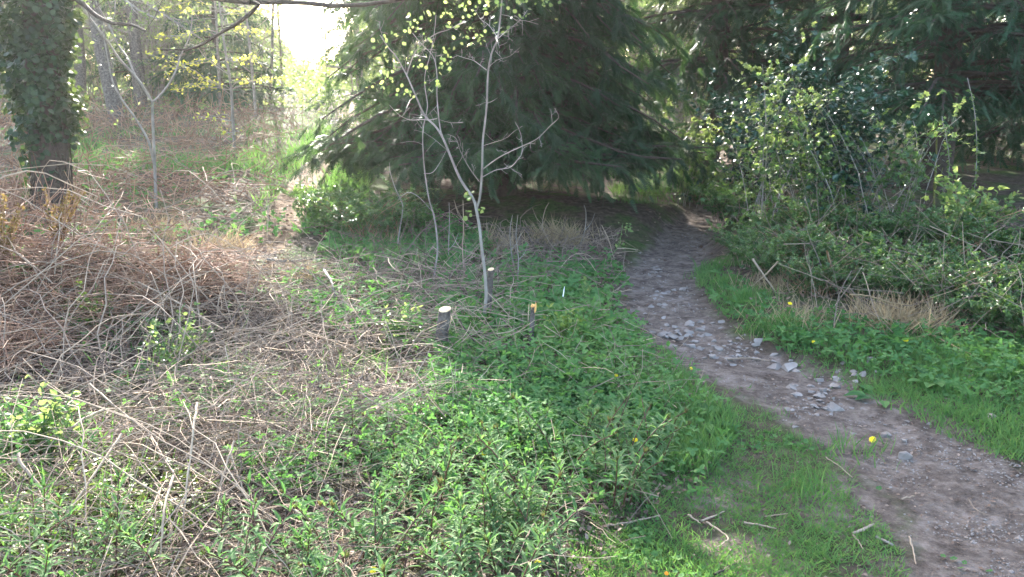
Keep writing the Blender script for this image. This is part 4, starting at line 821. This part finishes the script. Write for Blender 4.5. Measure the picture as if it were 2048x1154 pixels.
loose(45, [(-100, 340), (480, 330), (560, 470), (500, 510), (-100, 510)], 'loose dead cane on the slope behind the bracken bank', 'loose canes behind the bracken bank', .6, 1.8, .006, .35)
loose(30, [(1220, 470), (1260, 500), (1200, 540), (760, 520), (760, 470)], 'loose dead cane in the shade of the yew skirt', 'loose canes under the yew', .5, 1.2, .005, .3, .05, .4)

# ================================================================ WILLOWHERB
def willow(h, seed):
    t = thing('willowherb', '', 'plant'); r_ = np.random.default_rng(seed); bend = r_.normal(0, .16, 2); K = 7; s = np.linspace(0, 1, K)
    P = np.stack([bend[0] * h * 2 * s * s, bend[1] * h * 2 * s * s, h * s - .01], -1); mb = MB(); tubes(mb, P, np.linspace(.0034, .002, K), 5); mb.build('stem', M_wstem, t, smooth=True)
    pos = []; d = []; sz = []; n = int(r_.integers(8, 14))
    for k in range(n):
        u = .22 + .74 * k / (n - 1); c = np.array([np.interp(u, s, P[:, j]) for j in range(3)]); a0 = k * 1.1 + r_.uniform(-.3, .3)
        for j in range(3):
            a = a0 + j * 2.094 + r_.uniform(-.25, .25); el = .25 + .75 * u ** 3 + r_.uniform(-.28, .2)
            if r_.random() < .12: continue
            pos.append(c); d.append([math.cos(a) * math.cos(el), math.sin(a) * math.cos(el), math.sin(el)]); sz.append((.112 - .052 * u if u > .35 else .06) * r_.uniform(.75, 1.15))
    mb = MB(); inst(mb, (LANCE[0] * [.95, 1, 1], LANCE[1]), np.array(pos), np.array(d), np.array([[0, 0, 1.]]), np.array(sz), 0, r_.random(len(sz))); mb.build('leaves', M_wherb, t)
    mb = MB(); a = np.arange(7) * 2.4; inst(mb, LANCE, np.repeat(P[-1:], 7, 0) - [0, 0, .01], np.stack([np.cos(a) * .35, np.sin(a) * .35, 0 * a + 1], -1), np.array([[0, -1., .2]]), r_.uniform(.022, .036, 7)); mb.build('shoot_tip', M_wtop, t); return t
WP = [willow(h, 200 + k) for k, h in enumerate((.24, .28, .32, .20, .26, .30, .17, .22, .27))]; wused = set()
def willows(n, poly, label, group, smin, smax):
    q = scatter(n * 8, poly, lambda x, y: offpath(x, y))[:n]
    for p in q:
        k = random.randrange(9); s = random.uniform(smin, smax); loc = (p[0], p[1], gz(p[0], p[1])); rz = random.uniform(0, 6.28)
        if k not in wused: wused.add(k); o = WP[k]; o.location = loc; o.rotation_euler = (0, 0, rz); o.scale = (s, s, s); o['label'] = label; o['group'] = group
        else: o = dup(WP[k], loc, rz, s, label, group)
        o.rotation_euler = (random.gauss(0, .12), random.gauss(0, .12), rz)
willows(58, [(660, 1080), (780, 1000), (1000, 960), (1180, 1010), (1130, 1100), (1100, 1260), (560, 1260)], 'willowherb with dark red stem in the dense stand at bottom centre', 'willowherbs in the dense bottom stand', .7, 1.15)
willows(36, [(1100, 920), (1250, 880), (1370, 890), (1330, 970), (1240, 1040), (1140, 1010)], 'willowherb at the edge of the short grass', 'willowherbs at the short grass edge', .65, 1.05)
willows(34, [(-100, 1060), (300, 1080), (600, 1090), (560, 1260), (-100, 1260)], 'sunlit willowherb in the bottom left corner', 'sunlit willowherbs bottom left', .6, 1.0)
willows(46, [(600, 960), (720, 860), (960, 810), (1100, 860), (1060, 950), (760, 1010)], 'reddish willowherb among dead twigs behind the dense stand', 'reddish willowherbs among the twigs', .5, .8)
willows(26, [(1000, 800), (1130, 740), (1280, 740), (1360, 830), (1270, 900), (1080, 880)], 'willowherb in the green patch left of the path bend', 'willowherbs left of the path bend', .45, .75)

# ================================================================ BROAD-LEAVED PLANTS
def rosette(name, label, px, py, nl, size, m, tm_, cat='plant', elev=.35, stemm=None, group=None):
    p = g1(px, py); p[2] = gz(p[0], p[1]); t = thing(name, label, cat, p, random.uniform(0, 6.28), group); a = np.arange(nl) * 2.4 + rng.uniform(-.3, .3, nl); el = rng.uniform(.1, 1, nl) * elev * 2; L = size * rng.uniform(.6, 1.1, nl)
    d = np.stack([np.cos(a) * np.cos(el), np.sin(a) * np.cos(el), np.sin(el)], -1); mb = MB(); s = np.linspace(0, 1, 4); P = d[:, None] * (L * .5)[:, None, None] * s[:, None]; tubes(mb, P, np.full((nl, 4), .0022), 4); mb.build('leaf_stalks', stemm or M_gstem, t)
    mb = MB(); d2 = nrm(d * [1, 1, .3]); inst(mb, tm_, P[:, -1], d2, np.array([[0, 0, 1.]]), L * .75, 0); mb.build('leaves', m, t); return t
def pinnate(n=6):
    Vs = []; Fs = []; c = 0
    for k in range(n):
        for sg in (-1, 1):
            v = LEAF4[0] * (.42 - .045 * k); a = sg * 1.05; v = np.stack([v[:, 0] * math.cos(-a) - v[:, 1] * math.sin(-a) * -1 * 1 if False else v[:, 0] * math.cos(a) + v[:, 1] * math.sin(a), -v[:, 0] * math.sin(a) + v[:, 1] * math.cos(a) + k / n, v[:, 2] - .15 * (k / n) ** 2], -1); Vs.append(v); Fs.append(LEAF4[1] + c); c += len(v)
    v = LEAF4[0] * .3 + np.array([0, .92, -.14]); Vs.append(v); Fs.append(LEAF4[1] + c); return np.concatenate(Vs), np.concatenate(Fs)
PIN = pinnate(); DOCK = (LEAF4[0] * np.array([.85, 1, 1]), LEAF4[1])
rosette('dock_plant', 'broad-leaved dock lying on the dirt right of the path', 1762, 800, 11, .17, M_herb, DOCK, elev=.2)
rosette('dock_plant', 'floppy dock in the grass left of the lower path', 1405, 850, 13, .17, M_herb, DOCK, elev=.25)
rosette('dock_plant', 'upright pale dock leaves above the willowherb', 1240, 968, 6, .17, M_herb, DOCK, elev=.7)
rosette('dock_plant', 'dock with one tall leaf in the green patch by the bend', 1285, 835, 5, .15, M_herb, DOCK, elev=.75)
rosette('dock_plant', 'dock rosette near the right edge beneath brambles', 1865, 775, 9, .15, M_herb, DOCK, elev=.35)
rosette('dock_plant', 'narrow dock tuft at the far right edge grass', 2012, 765, 7, .16, M_herb, DOCK, elev=.6)
rosette('dock_plant', 'dandelion-like leafy tuft under the right bramble runner', 1800, 700, 9, .17, M_herb, DOCK, elev=.6)
for px, py in ((1150, 790), (1190, 780), (1120, 800), (1225, 775), (1160, 835), (1200, 850), (1110, 840), (1250, 840), (1280, 880), (1090, 870), (1310, 800), (1180, 815), (1140, 770)):
    rosette('cow_parsley', 'bright green feathery plant in the lush patch left of the bend', px, py, 10, .20, M_herb, PIN, elev=.5, group='feathery plants left of the bend')
for px, py in ((1560, 690), (1600, 690), (1650, 680), (1690, 680), (1740, 690), (1620, 670), (1580, 675)):
    rosette('leafy_clump', 'lush green clump on the verge below brambles', px, py, 14, .11, M_herb, DOCK, elev=.5, group='leafy clumps on the right verge')
for px, py in ((100, 560), (200, 540), (40, 545), (470, 790), (265, 765), (520, 760)):
    rosette('small_fern', 'small green leafy fern among the left-hand twigs', px, py, 9, .17, M_herb, PIN, elev=.4, group='green ferns among the left twigs')
for lab, px, py in (('golden dead fern upright at far left edge', 15, 535), ('golden dead fern standing left of the ivy trunk foot', 118, 505)):
    p = g1(px, py); p[2] = gz(p[0], p[1]); t = thing('dead_fern', lab, 'fern', p); n = 9; d = nrm(rng.normal(0, .22, (n, 3)) * [1, 1, 0] + np.array([0, 0, 1])); L = rng.uniform(.3, .5, n); s = np.linspace(0, 1, 6); P = d[:, None] * (L[:, None] * s)[..., None]; P[..., 0] += .08 * s * s
    mb = MB(); tubes(mb, P, np.full((n, 6), .0025), 4); mb.build('stalks', M_red, t); mb = MB(); pp, dd = along(P, 70, .2); inst(mb, LEAF2, pp, nrm(rdir(len(pp)) + dd * .6), rdir(len(pp)), rng.uniform(.015, .032, len(pp))); mb.build('fronds', M_fern, t)

# ================================================================ FLOWERS
def flower(label, px, py, h, m=M_yellow, face=(0, -.5, 1), size=.0155):
    top = g1(px, py, h); b_ = np.array([top[0], top[1], gz(top[0], top[1])]); t = thing('yellow_flower', label, 'flower', b_); c = top - b_; mb = MB(); s = np.linspace(0, 1, 5)
    tubes(mb, np.stack([.01 * np.sin(s * 3), .006 * np.sin(s * 5), c[2] * s - .003], -1), np.full(5, .0018), 5); mb.build('stem', M_gstem, t); f_ = nrm(np.array(face, float)); mb = MB()
    for ring, n, sc, el in ((0, 13, 1.0, .15), (1, 11, .72, .5), (2, 8, .45, .9)):
        a = np.arange(n) / n * 6.283 + ring * .3; x_ = nrm(np.cross(f_, [1, .1, 0])); y_ = np.cross(f_, x_); d = np.cos(a)[:, None] * x_ + np.sin(a)[:, None] * y_; d = nrm(d * math.cos(el) + f_ * math.sin(el)); inst(mb, (LANCE[0] * [2.2, 1, 1], LANCE[1]), np.repeat((c + f_ * .002 * ring)[None], n, 0), d, f_[None], size * sc * .9)
    mb.build('petals', m, t)
flower('yellow flower head lying on the lower path', 1745, 879, .02, face=(-.6, -.5, .8), size=.021)
flower('yellow flower by the left twigs amid the willowherb', 968, 907, .10)
flower('yellow flower topping the willowherb near short grass', 1270, 880, .14)
flower('yellow flower at the bottom edge right of centre', 1076, 1127, .08)
flower('yellow flower at the bottom edge left of centre', 746, 1140, .12)
flower('yellow flower in shade at the foot of right brambles', 1580, 607, .12, size=.02)
flower('yellow flower in the green patch beside the bend', 1232, 751, .10)
flower('yellow flower on the path edge above feathery plants', 1383, 737, .05)
flower('yellow flower at the foot of the dry grass tuft', 1811, 680, .08, size=.022)
flower('dull yellow flower beside the broad low stone', 1628, 684, .05, size=.02)
flower('orange flower in the short grass at bottom right of centre', 1333, 1147, .04, M_orangep, size=.009)

# ================================================================ BRAMBLES, HOLLY AND BUSHES
def bush(name, label, H, Rb, ncane, nleaf, lsz, leafm, canem, tm_=TRI, nlev=5, archy=.6, group=None, cat='bush'):
    t = thing(name, label, cat, (0, 0, 0), 0, group); K = 9; s = np.linspace(0, 1, K); a = rng.uniform(0, 6.28, ncane); L = rng.uniform(.6, 1.1, ncane); o_ = rng.normal(0, Rb * .25, (ncane, 2)); P = np.zeros((ncane, K, 3))
    P[..., 0] = o_[:, :1] + np.cos(a)[:, None] * Rb * L[:, None] * s ** 1.3; P[..., 1] = o_[:, 1:] + np.sin(a)[:, None] * Rb * L[:, None] * s ** 1.3; P[..., 2] = H * L[:, None] * (s * (1 + archy) - archy * s ** 2.2) - .04; P[:, 1:] += np.cumsum(rng.normal(0, .012, (ncane, K - 1, 3)), 1)
    r = np.full((ncane, 1), .0055) * np.linspace(1, .4, K); mb = MB(); tubes(mb, P, r, 4); B, rb = children(P, r, nlev, .45, .6, 5, .2, .05, .08); tubes(mb, B, rb * .7, 3); mb.build('canes', canem, t); mb = MB()
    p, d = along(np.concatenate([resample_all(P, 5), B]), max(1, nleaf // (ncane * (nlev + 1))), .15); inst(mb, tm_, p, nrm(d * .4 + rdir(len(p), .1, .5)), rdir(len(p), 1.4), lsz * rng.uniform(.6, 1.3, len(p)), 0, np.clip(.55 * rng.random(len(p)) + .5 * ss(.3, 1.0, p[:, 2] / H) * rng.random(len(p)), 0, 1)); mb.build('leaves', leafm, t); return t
def resample_all(P, n): return P[:, np.linspace(0, P.shape[1] - 1, n).round().astype(int)]
BR = [bush('bramble_bush', '', .6, .6, 30, 2000, .044, M_bramble, M_twig), bush('bramble_bush', '', .72, .65, 34, 2100, .042, M_bramble, M_red), bush('bramble_bush', '', .5, .55, 28, 1700, .05, M_bramble, M_twig)]
bused = set()
def bramble(k, px, py, s, label, group):
    p = g1(px, py); loc = (p[0], p[1], gz(p[0], p[1]))
    if k not in bused: bused.add(k); o = BR[k]; o.location = loc; o.scale = (s, s, s); o['label'] = label; o['group'] = group; return
    dup(BR[k], loc, random.uniform(0, 6.28), s, label, group)
for k, (px, py) in enumerate(((1545, 560), (1640, 590), (1720, 600), (1800, 605), (1890, 625), (1975, 655), (2080, 690), (2220, 720), (2380, 740))): bramble(k % 3, px, py, random.uniform(.42, .62), 'low bramble in the front row along the right verge', 'front row of brambles on the right')
for k, (px, py) in enumerate(((1500, 530), (1590, 540), (1680, 550), (1770, 560), (1870, 570), (1960, 590), (2060, 610), (2140, 630), (2260, 640), (2420, 650))): bramble(k % 3, px, py, random.uniform(.42, .66), 'taller bramble in the middle of right-hand thicket', 'middle row of brambles on the right')
for k, (px, py) in enumerate(((1540, 480), (1640, 480), (1740, 490), (1840, 500), (1930, 510), (2040, 530), (2180, 540), (2360, 560), (2500, 560))): bramble(k % 3, px, py, random.uniform(.45, .7), 'bramble at the back of the right-hand thicket', 'back row of brambles on the right')
for k, (px, py) in enumerate(((690, 470), (740, 490), (660, 440), (790, 480))): bramble(k % 3, px, py, random.uniform(.6, .8), 'glowing bramble at the foot of yew beside trail', 'brambles beside the woodland trail')
for k, (px, py) in enumerate(((1390, 402), (1425, 408), (1470, 440))): bramble(k % 3, px, py, random.uniform(.6, .85), 'shaded bramble on the bank along the upper path', 'brambles on the shaded bank')
def place(t, px, py): p = g1(px, py); t.location = (p[0], p[1], gz(p[0], p[1])); return t
place(bush('holly_bush', 'dark glossy holly between the upper path and dark spruce', 1.75, .55, 24, 5500, .06, M_holly, M_dkbark, LEAF4, 8, .15), 1650, 455)
place(bush('holly_bush', 'second holly with glinting leaves behind the upper path', 1.5, .55, 20, 3800, .06, M_holly, M_dkbark, LEAF4, 8, .2), 1500, 418)
place(bush('hawthorn_bush', 'light green airy hawthorn leaning over the upper path', 1.75, .5, 12, 1500, .034, M_leaf, M_smooth, PALM, 12, .1), 1510, 475)
place(bush('hawthorn_bush', 'airy hawthorn in front of the dark spruce', 1.3, .6, 10, 800, .034, M_leaf, M_smooth, PALM, 10, .4), 1720, 470)
place(bush('hawthorn_bush', 'pale green young shrub in front of the glossy holly', 1.15, .45, 9, 600, .034, M_bramble, M_smooth, PALM, 10, .1), 1610, 470)
place(bush('hawthorn_bush', 'light green shrub at the top of right-hand thicket', 1.0, .5, 9, 500, .034, M_bramble, M_smooth, PALM, 9, .2), 1800, 470)
place(bush('hawthorn_bush', 'thin-stemmed leafing bush at the bank top by path end', 1.3, .5, 10, 900, .045, M_leaf, M_smooth, PALM, 5, .2), 1360, 410)
place(bush('hawthorn_bush', 'glowing pale bush between trail and yew skirt', 1.5, .7, 16, 2600, .045, M_leaf, M_smooth, LEAF2, 6, .2), 690, 300)
for lab, px, py, m_, sc in (('bright yellow-green bushy sprig low on the left edge', 88, 915, M_leaf, 1.0), ('sunlit sprig with pale leaves below the bracken bank', 350, 750, M_leaf, 1.1), ('yellow-green sprig on the face of the bracken bank', 190, 650, M_herb2, .9), ('pale sprig beside the thick mossy stump', 800, 690, M_leaf, .7), ('yellow-green leafy patch at the foot of the torn stump', 1120, 690, M_herb2, .9)):
    place(bush('leafy_sprig', lab, .30 * sc, .13 * sc, 14, 300, .034, m_, M_gstem, LEAF4, 4, .1, cat='shrub'), px, py)
place(bush('leafy_bush', 'bright leafy bush near the far right black hollow', .6, .4, 12, 700, .07, M_leaf, M_twig, LEAF4, 5, .5), 1935, 490)
# hanging ivy strands
for px, y0, y1, lab in ((1952, 235, 420, 'longest hanging ivy strand at the black hollow'), (1840, 318, 372, 'short ivy strand hanging left of the mossy stem'), (1900, 312, 392, 'middle-length slanting ivy strand by the hollow')):
    q = g1(px - 4, 455); top = at(px, y0, q[1]); bot = at(px - (14 if px == 1900 else 5), y1, q[1]); t = thing('ivy_strand', lab, 'ivy', bot); P = resample(np.array([top + [0, .25, .4], top, (top + bot) / 2 + [.02, 0, 0], bot]) - bot, 12, .004); mb = MB(); tubes(mb, P, np.full(12, .004), 5); mb.build('vine', M_smooth, t); mb = MB(); pp, dd = along(P[None], int(.5 * (y1 - y0)) + 25, .1); inst(mb, LEAF4, pp, rdir(len(pp), -.3), rdir(len(pp), .8), rng.uniform(.025, .05, len(pp))); mb.build('leaves', M_leaf, t)
q = g1(1868, 430); stem_thing('mossy_stem', 'yellow-green mossy stem lit under the dark spruce', 'stem', q, [('stem', [(1868, 432), (1868, 395), (1870, 360), (1872, 325), (1874, 250)], (0, .4), (4, 2.6)), ('side_stem', [(1868, 385), (1878, 360), (1886, 335)], (0, .2), (2, 1))], M_moss)
# litter in the brambles
q = g1(1523, 532, .1); t = thing('wrapper_litter', 'crumpled white and maroon wrapper caught in the brambles', 'litter', q)
def crumple(nm, m, off, sx, sz):
    u, v = np.meshgrid(np.linspace(-1, 1, 7), np.linspace(-1, 1, 6)); zz_ = .5 * rng.normal(0, .35, u.shape); V = np.stack([u * sx + off[0], zz_ * sx * .7 + off[1], v * sz + off[2]], -1).reshape(-1, 3); ii = np.arange(5)[:, None] * 7 + np.arange(6)[None]; mb = MB(); mb.add(V, np.stack([ii, ii + 1, ii + 8, ii + 7], -1).reshape(-1, 4)); mb.build(nm, m, t)
crumple('white_half', M_paper, (0, 0, .03), .022, .025); crumple('maroon_half', M_maroon, (.03, .01, -.01), .028, .02)

# ================================================================ HAZE, added to stand in for the veil of lens glare
import bmesh
bm = bmesh.new(); bmesh.ops.create_cube(bm, size=1.0); me = bpy.data.meshes.new('haze'); bm.to_mesh(me); bm.free()
hz = bpy.data.objects.new('haze', me); COL.objects.link(hz); hz.location = (0, 27.5, 5.5); hz.scale = (160, 115, 16); hz['kind'] = 'stuff'; hz['label'] = 'thin haze added to stand in for lens glare toward the sun'
m = bpy.data.materials.new('haze'); m.use_nodes = True; nt = m.node_tree; nt.nodes.clear(); pv_ = nt.nodes.new('ShaderNodeVolumePrincipled'); oo = nt.nodes.new('ShaderNodeOutputMaterial'); nt.links.new(pv_.outputs[0], oo.inputs['Volume'])
pv_.inputs['Color'].default_value = (1, .98, .95, 1); pv_.inputs['Density'].default_value = .0006; pv_.inputs['Anisotropy'].default_value = .65; me.materials.append(m)
